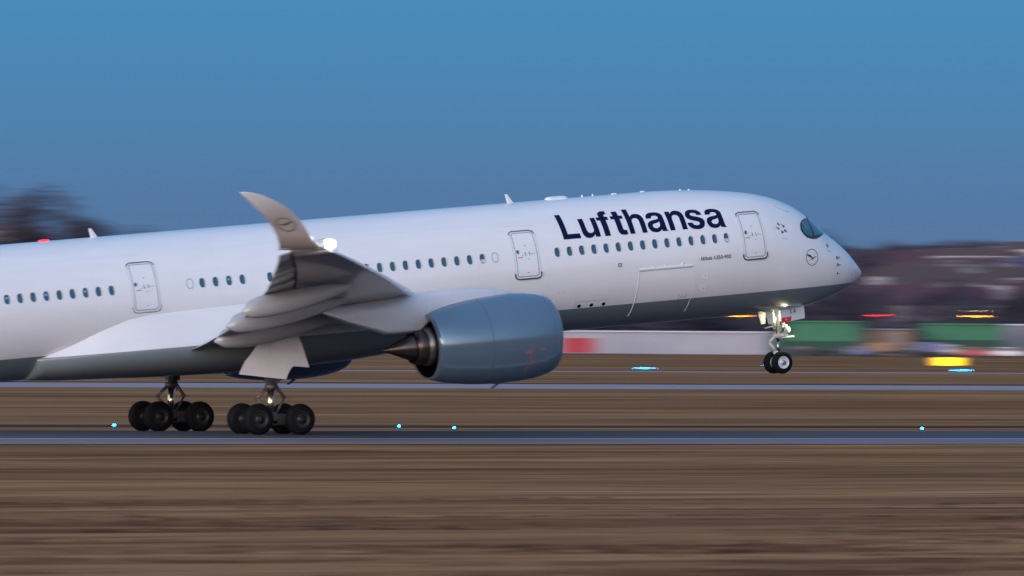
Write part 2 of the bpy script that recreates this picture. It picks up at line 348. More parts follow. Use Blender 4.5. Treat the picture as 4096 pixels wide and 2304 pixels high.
for i, (x, a) in enumerate(WA):
    b = MB(); outer = oval(x, a, .004, .158, .229); inner = oval(x, a, .006, .145, .214)
    b.loft([outer, inner], M['seal'], cap=(False, False)); w_ = b.body('window', air)
    b = MB(); b.add(oval(x, a, -.070, .145, .214), [tuple(range(20))], M['glass'], False); b.body('pane', w_)
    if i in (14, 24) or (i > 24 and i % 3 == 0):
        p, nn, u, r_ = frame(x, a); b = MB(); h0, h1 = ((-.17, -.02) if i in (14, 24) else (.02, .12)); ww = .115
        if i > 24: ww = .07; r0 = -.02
        b.add([p+nn*-.062+r_*sx*ww+u*h for sx, h in ((-1, h0), (1, h0), (1, h1), (-1, h1))], [(0, 1, 2, 3)], M['blind_or_glint'] if i in (14, 24) else M['paleblue'] if 'paleblue' in M else M['blind_or_glint'], False); b.body('blind_or_glint', w_)  # aft panes get a pale blue patch painted as a reflection

# ------------------------------------------------------------------ decals: flat outlines wrapped on the skin
def wrap(loops, off, mat, fn, sx=.12, sy=3.0):
    bm = bmesh.new()
    for lp in loops:
        vs = [bm.verts.new((p[0], p[1], 0)) for p in lp]
        for i in range(len(vs)): bm.edges.new((vs[i], vs[(i+1) % len(vs)]))
    bmesh.ops.triangle_fill(bm, use_beauty=True, edges=bm.edges[:])
    return wrapbm(bm, off, mat, fn, sx, sy)
def wrapbm(bm, off, mat, fn, sx, sy):
    xs = [v.co.x for v in bm.verts]; ys = [v.co.y for v in bm.verts]
    for ax, lo, hi, st in ((0, min(xs), max(xs), sx), (1, min(ys), max(ys), sy)):
        k = math.ceil(lo/st)*st
        while k < hi:
            co_ = (k, 0, 0) if ax == 0 else (0, k, 0); no = (1, 0, 0) if ax == 0 else (0, 1, 0)
            bmesh.ops.bisect_plane(bm, geom=bm.verts[:]+bm.edges[:]+bm.faces[:], plane_co=co_, plane_no=no, dist=1e-6); k += st
    for v in bm.verts: v.co = fn(v.co.x, v.co.y, off)-PIV
    me = bpy.data.meshes.new('m'); bmesh.ops.recalc_face_normals(bm, faces=bm.faces); bm.to_mesh(me); bm.free(); me.materials.append(mat)
    for p in me.polygons: p.use_smooth = True
    return me
def decal(name, loops, mat, off=.008, parent=None, fn=S, sx=.15, sy=3., label=None):
    return link(name, wrap(loops, off, mat, fn, sx, sy), parent or air, label=label)
def rrect(x0, x1, y0, y1, r, ry=None, n=5):
    ry = ry or r; out = []
    for cx, cy, a0 in ((x1-r, y1-ry, 0), (x0+r, y1-ry, 90), (x0+r, y0+ry, 180), (x1-r, y0+ry, 270)):
        for k in range(n+1): t = R(a0+90*k/n); out.append((cx+r*math.cos(t), cy+ry*math.sin(t)))
    return out
def dens(lp, st, closed=True):
    out = []
    for i in range(len(lp) if closed else len(lp)-1):
        a, c = Vector(lp[i]), Vector(lp[(i+1) % len(lp)]); k = max(1, int((c-a).length/st))
        for j in range(k): out.append(tuple(a.lerp(c, j/k)))
    if not closed: out.append(tuple(lp[-1]))
    return out
def bead(name, path, w, h, mat, parent, closed=True, fn=SZ, base=0.0):
    """raised bead running over the skin along a path given in (x, z)"""
    P_ = dens(path, .10, closed); n = len(P_); rings = []
    for i in range(n):
        q = Vector(P_[i]); a = Vector(P_[(i+1) % n] if (closed or i < n-1) else P_[i]); c = Vector(P_[i-1] if (closed or i > 0) else P_[i]); d = (a-c).normalized(); s_ = Vector((-d.y, d.x))*w/2
        rings.append([fn(*(q+s_), base), fn(*(q+s_*.7), base+h), fn(*(q-s_*.7), base+h), fn(*(q-s_), base)])
    if closed: rings.append(rings[0])
    b = MB(); b.loft(rings, mat, closed=False); return b.body(name, parent)
def glyph(ch, box, mat, parent, off=.009, fn=S, thick=0.0, sx=.12, sy=2.5, name='letter'):
    cu = bpy.data.curves.new('g', 'FONT'); cu.body = ch; cu.size = 1; cu.offset = thick; cu.resolution_u = 6
    o = bpy.data.objects.new('g', cu); col.objects.link(o); dg = bpy.context.evaluated_depsgraph_get(); me = bpy.data.meshes.new_from_object(o.evaluated_get(dg)); bpy.data.objects.remove(o)
    bm = bmesh.new(); bm.from_mesh(me); bpy.data.meshes.remove(me); bmesh.ops.remove_doubles(bm, verts=bm.verts, dist=1e-5)
    X = [v.co.x for v in bm.verts]; Y = [v.co.y for v in bm.verts]; x0, x1, y0, y1 = min(X), max(X), min(Y), max(Y); bx0, bx1, by0, by1 = box
    for v in bm.verts: v.co.x = bx0+(v.co.x-x0)/(x1-x0)*(bx1-bx0); v.co.y = by0+(v.co.y-y0)/(y1-y0)*(by1-by0); v.co.z = 0
    return link(name, wrapbm(bm, off, mat, fn, sx, sy), parent)
A0, AX, AH = 24.1, 42.4, 50.6
def crom(pts, closed):
    """outline through points; a third value 1 marks a corner"""
    n = len(pts); out = []
    for i in range(n):
        p0, p1, p2, p3 = (pts[(i+k) % n] for k in (-1, 0, 1, 2)); c1, c2 = len(p1) > 2, len(p2) > 2
        out.append((p1[0], p1[1]))
        if c1 and c2: continue
        P1, P2 = Vector(p1[:2]), Vector(p2[:2]); m1 = (P2-P1) if c1 else (P2-Vector(p0[:2]))*.5; m2 = (P2-P1) if c2 else (Vector(p3[:2])-P1)*.5
        if c1: m1 = (P2-P1)*1.5-m2*.5
        if c2: m2 = (P2-P1)*1.5-m1*.5
        for k in (1, 2, 3, 4):
            t = k/5; q = P1*(2*t**3-3*t*t+1)+m1*(t**3-2*t*t+t)+P2*(-2*t**3+3*t*t)+m2*(t**3-t*t); out.append((q.x, q.y))
    return out
C_ = 1
GL = {'L': [[(0, 0, 1), (520, 0, 1), (520, 128, 1), (158, 128, 1), (158, 720, 1), (0, 720, 1)]],
 'u': [[(0, 530, 1), (0, 180, 1), (20, 75), (90, 5), (190, -14), (300, 15), (368, 75, 1), (372, 0, 1), (518, 0, 1), (518, 530, 1), (368, 530, 1), (368, 235, 1), (350, 150), (270, 112), (185, 135), (152, 220, 1), (152, 530, 1)]],
 'h': [[(0, 0, 1), (0, 720, 1), (150, 720, 1), (150, 460, 1), (215, 522), (320, 545), (430, 520), (500, 445), (518, 350, 1), (518, 0, 1), (366, 0, 1), (366, 310, 1), (345, 385), (265, 415), (180, 385), (150, 300, 1), (150, 0, 1)]],
 'n': [[(0, 0, 1), (0, 530, 1), (146, 530, 1), (148, 455, 1), (215, 522), (320, 545), (430, 520), (500, 445), (518, 350, 1), (518, 0, 1), (366, 0, 1), (366, 310, 1), (345, 385), (265, 415), (180, 385), (150, 300, 1), (150, 0, 1)]],
 'f': [[(85, 0, 1), (85, 432, 1), (0, 432, 1), (0, 530, 1), (85, 530, 1), (85, 580, 1), (110, 670), (180, 718), (260, 724), (312, 718, 1), (312, 608, 1), (262, 608), (236, 580, 1), (236, 530, 1), (312, 530, 1), (312, 432, 1), (236, 432, 1), (236, 0, 1)]],
 't': [[(85, 432, 1), (0, 432, 1), (0, 530, 1), (85, 530, 1), (85, 675, 1), (236, 675, 1), (236, 530, 1), (330, 530, 1), (330, 432, 1), (236, 432, 1), (236, 165, 1), (252, 122), (330, 114, 1), (330, 0, 1), (250, -8), (150, 5), (98, 60), (85, 140, 1)]],
 'a': [[(552, 0, 1), (398, 0, 1), (383, 50, 1), (310, 2), (200, -14), (75, 25), (18, 145), (60, 255), (165, 305), (290, 325), (362, 350), (372, 385), (345, 425), (285, 440), (215, 426), (180, 368, 1), (38, 368, 1), (72, 475), (165, 532), (285, 546), (420, 525), (500, 460), (517, 370, 1), (517, 120, 1), (525, 45), (552, 18, 1)],
       [(368, 262, 1), (300, 232), (215, 214), (166, 180), (162, 132), (205, 98), (275, 95), (340, 128), (368, 195)]],
 's': [[(12, 168, 1), (160, 168, 1), (182, 115), (255, 90), (335, 103), (366, 146), (335, 183), (240, 210), (120, 245), (46, 300), (28, 380), (68, 475), (160, 532), (265, 546), (400, 525), (480, 460), (500, 372, 1), (360, 372, 1), (338, 422), (270, 444), (195, 434), (172, 394), (205, 357), (300, 335), (430, 295), (502, 240), (518, 160), (468, 50), (370, -5), (260, -16), (120, 10), (35, 80)]]}
for ch, x0, x1 in (('L', 16.54, 17.44), ('u', 17.57, 18.46), ('f', 18.52, 19.12), ('t', 19.25, 19.87), ('h', 19.99, 20.88), ('a', 20.98, 21.96), ('n', 22.07, 22.97), ('s', 23.04, 23.96), ('a', 24.07, 25.04)):
    lps = [crom(l, True) for l in GL[ch]]; mnx = min(p[0] for p in lps[0]); mxx = max(p[0] for p in lps[0])
    lps = [[(x0+(u-mnx)/(mxx-mnx)*(x1-x0), A0+v/720*(AH-A0)) for u, v in l] for l in lps]
    decal('letter', lps, M['navy'], .009, sx=.12, sy=2.5)
wd = {'A': .68, 'i': .25, 'r': .38, 'b': .6, 'u': .58, 's': .54, '3': .6, '5': .6, '0': .62, '9': .6, '-': .36, ' ': .28}
txt = 'Airbus A350-900'; tw = sum(wd[c] for c in txt); x = 23.38; kx = 1.66/tw
tx = bpy.data.objects.new('type_lettering', None); col.objects.link(tx); tx.parent = air
for c in txt:
    w_ = wd[c]*kx
    if c != ' ':
        y0, y1 = -4.6, -1.2
        if c in 'rus': y1 = -2.0
        if c == '-': y0, y1 = -3.4, -2.7
        glyph(c, (x+w_*.06, x+w_*.92, y0, y1), M['ink'], tx, thick=.018, sx=1, sy=9)
    x += w_

# doors
def door(x0, x1, z0, z1, wx, front, lab):
    me = wrap([rrect(x0, x1, ang(x0, z0), ang(x0, z1), .10, 3.)], .012, M['skin'], S, .2, 3.)
    # opening for the little round window is left free by laying the port on top
    d = link('door', me, air, label=lab)
    bead('door_seal', rrect(x0-.02, x1+.02, z0-.02, z1+.02, .12, .12), .052, .022, M['seal'], d)
    bead('door_surround', rrect(x0-.13, x1+.13, z0-.11, z1+.09, .19, .17), .020, .014, M['paleink'], d)
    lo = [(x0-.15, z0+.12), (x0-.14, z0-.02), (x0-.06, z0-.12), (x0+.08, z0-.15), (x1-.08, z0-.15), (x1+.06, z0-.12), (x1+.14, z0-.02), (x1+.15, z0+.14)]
    bead('rain_sill', lo, .055 if front else .02, .05 if front else .02, M['sill'], d, closed=False)  # sill bead has its own dark metal colour
    hi = [(x0-.13, z1-.05), (x0-.10, z1+.06), (x0+.04, z1+.11), (x1-.10, z1+.11), (x1+.06, z1+.05), (x1+.12, z1-.05)]
    bead('rain_gutter', hi, .034, .045, M['gutter'], d, closed=False)
    aa = ang(wx, 7.03); b = MB(); b.loft([oval(wx, aa, .013, .088, .098, 16), oval(wx, aa, .022, .072, .082, 16)], M['seal'], cap=(False, False)); b.add(oval(wx, aa, .020, .072, .082, 16), [tuple(range(16))], M['glass'], False); b.body('door_window', d)
    p, nn, u, r_ = frame(wx+.02, aa); b = MB(); b.add([p+nn*.024+r_*i+u*j for i, j in ((0, -.06), (.045, -.04), (.03, .03), (0, .02))], [(0, 1, 2, 3)], M['sky2'], False); b.body('window_glint', d)  # pale quad painted on the port as a sky glint
    m_ = .5*(x0+x1)
    for ddx in (-.05, .15): decal('stencil', [[(m_+ddx, ang(m_, 6.84)), (m_+ddx+.035, ang(m_, 6.84)), (m_+ddx+.02, ang(m_, 7.0)), (m_+ddx-.015, ang(m_, 7.0))]], M['ink'], .018, d)
    for q0, q1, zz, mm in ((-.24, -.12, 6.86, 'paleink'), (.20, .44, 6.91, 'paleink'), (-.45, -.20, 6.77, 'redink'), (.03, .14, 6.68, 'paleink'), (-.03, .03, 7.30, 'greyink'), (.0, .05, 6.07, 'greyink')):
        decal('stencil', [[(m_+q0, ang(m_, zz-.022)), (m_+q1, ang(m_, zz-.022)), (m_+q1, ang(m_, zz+.022)), (m_+q0, ang(m_, zz+.022))]], M[mm], .018, d)
M['sill'] = pmat('dark sill metal', (.045, .05, .05), .5); M['gutter'] = pmat('gutter', (.12, .12, .125), .5); M['sky2'] = pmat('painted glint', (.20, .38, .60), .2)
door(25.84, 26.86, 5.92, 7.84, 25.97, True, 'front passenger door behind the nose')
door(13.97, 15.00, 5.93, 7.85, 14.07, True, 'second passenger door ahead of the wing')
door(-5.10, -4.02, 5.92, 7.88, -5.0, False, 'third passenger door behind the wing')
for x in (12.89, -2.37):
    b = MB(); a = ang(x, 6.88); b.loft([oval(x, a, .002, .168, .238), oval(x, a, .014, .160, .228), oval(x, a, .014, .138, .204), oval(x, a, .002, .132, .196)], M['seal'], cap=(False, False)); b.body('blanked_window', air, label='plugged window with only its oval outline showing')
# cargo door
cz = [(20.20, 5.68), (20.26, 5.83), (20.5, 5.87), (22.9, 5.76), (22.98, 5.70), (23.03, 5.56), (23.07, 5.0), (23.08, 4.18), (23.05, 3.66)]
cd = decal('cargo_door', [[(20.22, -9.2), (20.22, -57), (23.03, -56.5), (23.03, -10.5), (22.9, -9.3)]], M['skin2'] if 'skin2' in M else M['skin'], .006, sx=.3, sy=2.5)
bead('door_seam', [(20.17, 5.66), (20.15, 5.1), (20.13, 4.22), (20.13, 3.64)], .050, .018, M['white'], cd, closed=False)
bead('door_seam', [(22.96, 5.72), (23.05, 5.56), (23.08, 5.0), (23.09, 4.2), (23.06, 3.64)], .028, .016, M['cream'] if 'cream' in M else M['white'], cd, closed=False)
bead('door_hinge_cover', [(20.20, 5.75), (22.95, 5.745)], .14, .030, M['white'], cd, closed=False)
bead('door_seam', [(20.20, 5.665), (22.98, 5.665)], .022, .006, M['greyink'], cd, closed=False)
for x, dz in ((22.4, .12), (21.5, .10), (20.9, .08)): bead('hinge', [(x, 5.80), (x+.03, 5.80+dz)], .05, .03, M['white'], cd, closed=False)
for q in (((22.42, 4.47), (22.40, 4.2)), ((22.58, 4.45), (22.45, 4.05)), ((22.75, 4.40), (22.66, 4.25)), ((22.82, 4.5), (22.78, 4.3))): bead('stencil', q, .014, .004, M['greyink'], cd, closed=False, base=.012)
for x in (17.26, 17.90, 18.53):
    b = MB(); a = ang(x, 4.325); b.add(oval(x, a, .008, .095, .095, 18), [tuple(range(18))], M['dark'], False); b.body('drain_port', air)
bead('port_outline', [(17.02, 4.25), (17.05, 4.48), (17.1, 4.52), (18.65, 4.53), (18.72, 4.48), (18.74, 4.38)], .014, .004, M['redink'], air, closed=False, base=.004)
b = MB(); x, a = 19.20, ang(19.2, 6.05)
decal('static_port_plate', [rrect(19.10, 19.29, a-1.7, a+1.7, .02, .3)], M['greyink'], .010); decal('static_port', [rrect(19.15, 19.25, a-1.1, a+.9, .02, .3)], M['paleink'], .014)
for x in (16.05, 16.28): decal('stencil', [rrect(x, x+.05, ang(x, 5.02), ang(x, 5.05), .01, .1)], M['redink'], .01)
for z0, z1 in ((5.10, 5.32), (4.50, 4.75)):
    p_ = decal('service_panel', [rrect(23.52, 23.80, ang(23.6, z0), ang(23.6, z1), .04, .8)], M['door'], .010); bead('panel_rim', rrect(23.50, 23.82, z0-.02, z1+.02, .04), .020, .012, M['white'], p_)
    decal('latch', [rrect(23.63, 23.69, ang(23.6, (z0+z1)/2-.02), ang(23.6, (z0+z1)/2+.02), .01, .1)], M['greyink'], .016, p_)
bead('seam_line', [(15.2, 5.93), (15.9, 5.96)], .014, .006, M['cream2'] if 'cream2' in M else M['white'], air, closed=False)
bead('seam_line', [(13.6, 8.24), (15.3, 8.16)], .010, .003, M['paleink'], air, closed=False)
# emblem of five darts, and the bird in a ring
em = bpy.data.objects.new('star_emblem', None); col.objects.link(em); em.parent = air
cx, cz_ = 28.04, 7.10
for tri in (((1320, 370), (1290, 430), (1362, 462)), ((1458, 463), (1378, 423), (1418, 514)), ((1472, 624), (1445, 528), (1398, 578)), ((1342, 642), (1340, 552), (1404, 610)), ((1243, 479), (1326, 500), (1310, 557))):
    q = [(28.04+(u-1365)*.00276, 7.10-(v-505)*.00204-(u-1365)*.0001) for u, v in tri]; md_ = ((q[1][0]+q[2][0])/2, (q[1][1]+q[2][1])/2)
    decal('dart', [[(p[0], ang(*p)) for p in (q[0], q[1], md_)]], M['greyink2'], .008, em, sx=.5, sy=9)
    decal('dart', [[(p[0], ang(*p)) for p in (q[0], md_, q[2])]], M['ink'], .010, em, sx=.5, sy=9)
decal('stencil', [rrect(27.93, 28.27, ang(28, 6.60), ang(28, 6.63), .01, .1)], M['paleink'], .008, em)
rg = MB(); ring = lambda f_, o_: [SZ(29.61+f_*.355*math.cos(t), 5.62+f_*.378*math.sin(t), o_) for t in (2*math.pi*k/48 for k in range(48))]
rg.loft([ring(1.03, .010), ring(.955, .010)], M['ink'], cap=(False, False)); bd = rg.body('bird_emblem', air, label='dark ring with a flying bird on the nose')
bird = [(508, 978), (516, 970), (545, 969), (566, 972), (580, 984), (590, 1000), (603, 1006), (622, 990), (640, 976), (660, 968), (657, 977), (640, 990), (624, 1008), (606, 1026), (588, 1038), (568, 1048), (549, 1061), (552, 1052), (572, 1037), (588, 1022), (578, 1012), (556, 1006), (532, 1002), (518, 992)]
decal('bird', [[(29.60+(u-588)*.00382, ang(29.6, 5.623-(v-1000)*.00286)) for u, v in bird]], M['ink'], .010, bd, sx=.3, sy=9)
M['jointw'] = pmat('white paint joint', (.67, .67, .69), .5)
for xj in (27.6, 24.95+.45, 21.6+1.7, 15.55, 12.0, 5.2, -.9, -7.0, -13.2):      # skin joints round the hull
    b = MB(); b.loft([[S(xj+dx, a, o_) for dx, o_ in ((-.012, .001), (-.006, .003), (.006, .003), (.012, .001))] for a in range(-38, 88, 3)], M['jointw'], closed=False); b.body('skin_joint', air)
for zj, xa, xb in ((8.35, -14, 15.2), (5.42, -3.5, 19.8)):
    bead('skin_joint', [(xa+(xb-xa)*k/40, zj) for k in range(41)], .018, .003, M['jointw'], air, closed=False)
# nose probes and small ports
for x, z, r_ in ((31.20, 5.47, .055), (31.20, 5.155, .055)):
    p, nn, u, r3 = frame(x, ang(x, z)); b = MB(); b.tube(p, p+nn*.12, .045, M['gutter'], .03, 8); b.tube(p+nn*.11, p+nn*.13+r3*.09, .022, M['gutter'], .015, 8); b.ball(p, .09, M['gutter'], 10, (.8, .2, .9)); b.body('air_data_probe', air)
b = MB(); b.ball(SZ(31.22, 4.752), .05, M['ink'], 10); b.body('sensor', air)
for x, z in ((32.21, 5.23), (32.25, 4.63)): b = MB(); b.ball(SZ(x, z), .028, M['redink'], 8); b.body('sensor', air)
b = MB(); b.add(oval(30.72, ang(30.72, 6.07), .008, .085, .10, 18), [tuple(range(18))], M['greyink2'] if 'greyink2' in M else M['seal'], False); b.body('static_disc', air)
decal('stencil', [rrect(30.62, 30.90, ang(30.7, 5.83), ang(30.7, 5.86), .01, .1)], M['redink'], .008)
bead('radome_joint', [(S(32.0, a).x, S(32.0, a).z) for a in (60, 40, 20, 0, -20, -40, -60)], .008, .002, M['paleink'], air, closed=False)
# cockpit glazing: wraps round the nose
def sym(lp): return lp+[(x, 180-a) for x, a in reversed(lp) if a < 89.5]
mask = [(30.32, 90), (30.28, 72), (30.14, 60), (29.92, 52.5), (29.66, 46.5), (29.46, 41.5), (29.30, 36), (29.22, 30.5), (29.22, 27), (29.30, 23.6), (29.47, 21.0), (29.80, 21.4), (30.10, 24.6), (30.42, 31.5), (30.68, 40.5), (30.92, 51.5), (31.08, 66), (31.15, 90)]
mo = link('windshield_mask', wrap([[p for p in mask]+[(x, 180-a) for x, a in reversed(mask) if a < 89.5]], .012, M['black'], S, .2, 4.), air, label='black surround of the cockpit windows')
side = [(29.86, 47.5), (29.64, 43.5), (29.47, 39), (29.36, 34), (29.30, 30), (29.32, 26.8), (29.42, 24.5), (29.58, 23.6), (29.84, 24.2), (29.88, 30), (29.89, 36), (29.90, 42)]
frt = [(30.02, 52), (30.01, 44), (29.99, 36), (29.98, 28), (30.02, 27.4), (30.20, 30.2), (30.42, 35.5), (30.62, 42.5), (30.80, 51), (30.96, 64), (31.02, 86), (30.44, 86), (30.38, 74), (30.22, 60)]
for lp in (side, frt): decal('cockpit_window', [lp], M['cglass'], .022, mo, sx=.2, sy=4); decal('cockpit_window', [[(x, 180-a) for x, a in lp]], M['cglass'], .022, mo, sx=.2, sy=4)
decal('teal_panel', [[(29.42, 40), (29.55, 41), (29.62, 36), (29.70, 33), (29.62, 31), (29.50, 35)]], M['panelteal'] if 'panelteal' in M else M['seal'], .024, mo)  # teal patch laid over the side cockpit pane
bead('roof_hatch', [(28.15, 8.13), (28.35, 7.98), (28.75, 7.83), (28.9, 7.75), (28.86, 7.86)], .022, .01, M['seal'], air, closed=False)
# crown: blade aerials, long radome, beacon, small bumps
def blade(x, h, c):
    b = MB(); rings = []
    for k, f_ in enumerate((0, .5, 1)):
        x1 = x+c*.5-f_*h*.72; ch = c*(1-.62*f_); z = 9.20+h*f_
        rings.append([(x1-ch*s_, y, z) for s_, y in ((0, 0), (.3, .03*(1-f_*.5)), (1, 0), (.3, -.03*(1-f_*.5)))])
    b.loft(rings, M['white']); return sharp(b.body('blade_antenna', air))
blade(15.33, .42, .34); blade(-5.55, .42, .36)
def bump(x0, x1, h, w, name='antenna_fairing'):
    b = MB(); rings = []
    for k in range(13):
        f_ = k/12; e = (1-abs(2*f_-1)**5)**.5 if 0 < f_ < 1 else .02; x = x0+(x1-x0)*f_; zt = S(x, 90).z
        rings.append([(x, w*e*math.cos(t), zt-.05+(h*e+.05)*math.sin(t)) for t in (math.pi*j/10 for j in range(11))])
    b.loft(rings, M['white'], closed=False); b.body(name, air)
bump(17.10, 18.28, .13, .32, 'satcom_radome'); bump(19.0, 19.08, .09, .05); bump(19.55, 19.62, .09, .05); bump(20.55, 20.85, .05, .1); bump(22.05, 22.3, .05, .1); bump(24.1, 24.22, .05, .06); bump(24.55, 24.66, .05, .06)
b = MB(); b.ball((-8.0, 0, 9.25), .075, M['beacon'], 12, (3.6, 1, .5)); b.body('beacon_light', air, label='red anti-collision beacon on the crown')

# ------------------------------------------------------------------ belly fairing
FX = [(-9.7, 4.05, 2.15, 3.16), (-9.2, 4.24, 2.42, 3.10), (-8.24, 4.56, 2.80, 3.01), (-6.87, 5.14, 3.16, 2.95), (-5.44, 5.60, 3.40, 2.88), (-4.48, 5.72, 3.52, 2.83), (-3.0, 5.79, 3.60, 2.76), (0, 5.86, 3.66, 2.66), (4, 5.80, 3.66, 2.68), (6, 5.5, 3.62, 2.73), (7.7, 5.2, 3.55, 2.85), (10, 5.0, 3.35, 2.95), (12, 4.6, 2.95, 3.05), (13.6, 4.0, 2.3, 3.14)]
fx = np.array(FX); rings = []
for x in list(np.linspace(-9.7, 13.6, 60)):
    zt, w_, zb = (float(np.interp(x, fx[:, 0], fx[:, k])) for k in (1, 2, 3)); y0 = -SZ(x, zt).y-.04; half = []
    sh = 4.12
    for k in range(9):
        f_ = k/8; yy = y0+(w_-y0)*(f_**1.15); half.append((yy, zt+(sh-zt)*f_))
    for k in range(1, 15):
        t = math.pi/2*k/14; half.append((w_*math.cos(t)**.72 if k < 14 else 0., sh-(sh-zb)*math.sin(t)**.95))
    rings.append([(x, -y, z) for y, z in half]+[(x, y, z) for y, z in reversed(half[:-1])]+[(x, y0*.4, zt+.05), (x, -y0*.4, zt+.05)])
b = MB(); b.loft(rings, M['fair']); b.body('belly_fairing', air)
bead2 = MB()

# ------------------------------------------------------------------ wings
WS = [(2.6, 10.4, 4.55, .6, 4.62, -2.7, 3.80, 1.45), (6, 8.0, 5.1, -.3, 5.00, -3.2, 4.30, 1.2), (9, 5.95, 5.60, -1.1, 5.45, -3.75, 4.78, 1.0), (11, 4.5, 5.98, -1.7, 5.75, -4.2, 5.12, .88), (14.5, 2.1, 6.52, -3.0, 6.36, -4.9, 5.85, .7), (17, .35, 6.96, -4.0, 6.82, -5.5, 6.55, .6),
      (20, -1.75, 7.42, -5.3, 7.36, -6.65, 6.92, .5), (24, -4.55, 8.02, -7.2, 7.98, -8.25, 7.56, .38), (27, -6.7, 8.46, -8.75, 8.46, -9.4, 8.18, .3), (28.7, -7.95, 8.70, -9.6, 8.74, -10.1, 8.62, .25)]
WT = [(28.75, -8.0, 8.72, -10.15, 8.80, .24), (29.4, -8.52, 8.86, -10.42, 8.92, .21), (30.1, -9.15, 9.13, -10.74, 9.10, .17), (30.6, -9.62, 9.50, -11.05, 9.44, .14), (31.05, -10.12, 9.97, -11.45, 9.85, .12), (31.5, -10.70, 10.38, -11.85, 10.12, .10), (31.85, -11.20, 10.68, -12.2, 10.42, .085), (32.1, -11.75, 10.95, -12.62, 10.72, .065), (32.3, -12.40, 11.22, -13.05, 11.06, .045), (32.38, -12.95, 11.37, -13.3, 11.28, .025), (32.42, -13.38, 11.42, -13.42, 11.41, .01)]
def foil(n=13):
    up_ = []
    for k in range(n):
        x = .5*(1-math.cos(math.pi*k/(n-1))); up_.append((x, 5*(.2969*x**.5-.126*x-.3516*x*x+.2843*x**3-.1015*x**4)))
    return up_
FO = foil()
def section(le, te, th, upv, cut0=0., blunt=False):
    """closed airfoil ring from upper TE round LE to lower TE; th is full thickness"""
    le, te = Vector(le), Vector(te); c = te-le; pts = []
    def cam_(x): return .035*c.length*4*x*(1-x)*.5
    for x, t in reversed(FO):
        tt_ = t if not blunt else 5*(.2969*(x*.7)**.5-.126*x*.7-.3516*(x*.7)**2+.2843*(x*.7)**3-.1015*(x*.7)**4)
        pts.append(le+c*x+upv*(tt_*th*.56+cam_(x)))
    for x, t in FO[1:]:
        tt_ = t if not blunt else 5*(.2969*(x*.7)**.5-.126*x*.7-.3516*(x*.7)**2+.2843*(x*.7)**3-.1015*(x*.7)**4)
        pts.append(le+c*x-upv*(tt_*th*.44)+upv*cam_(x)*.35)
    return pts
def interp_ws(y):
    A = np.array(WS); return [float(np.interp(y, A[:, 0], A[:, k])) for k in range(1, 8)]
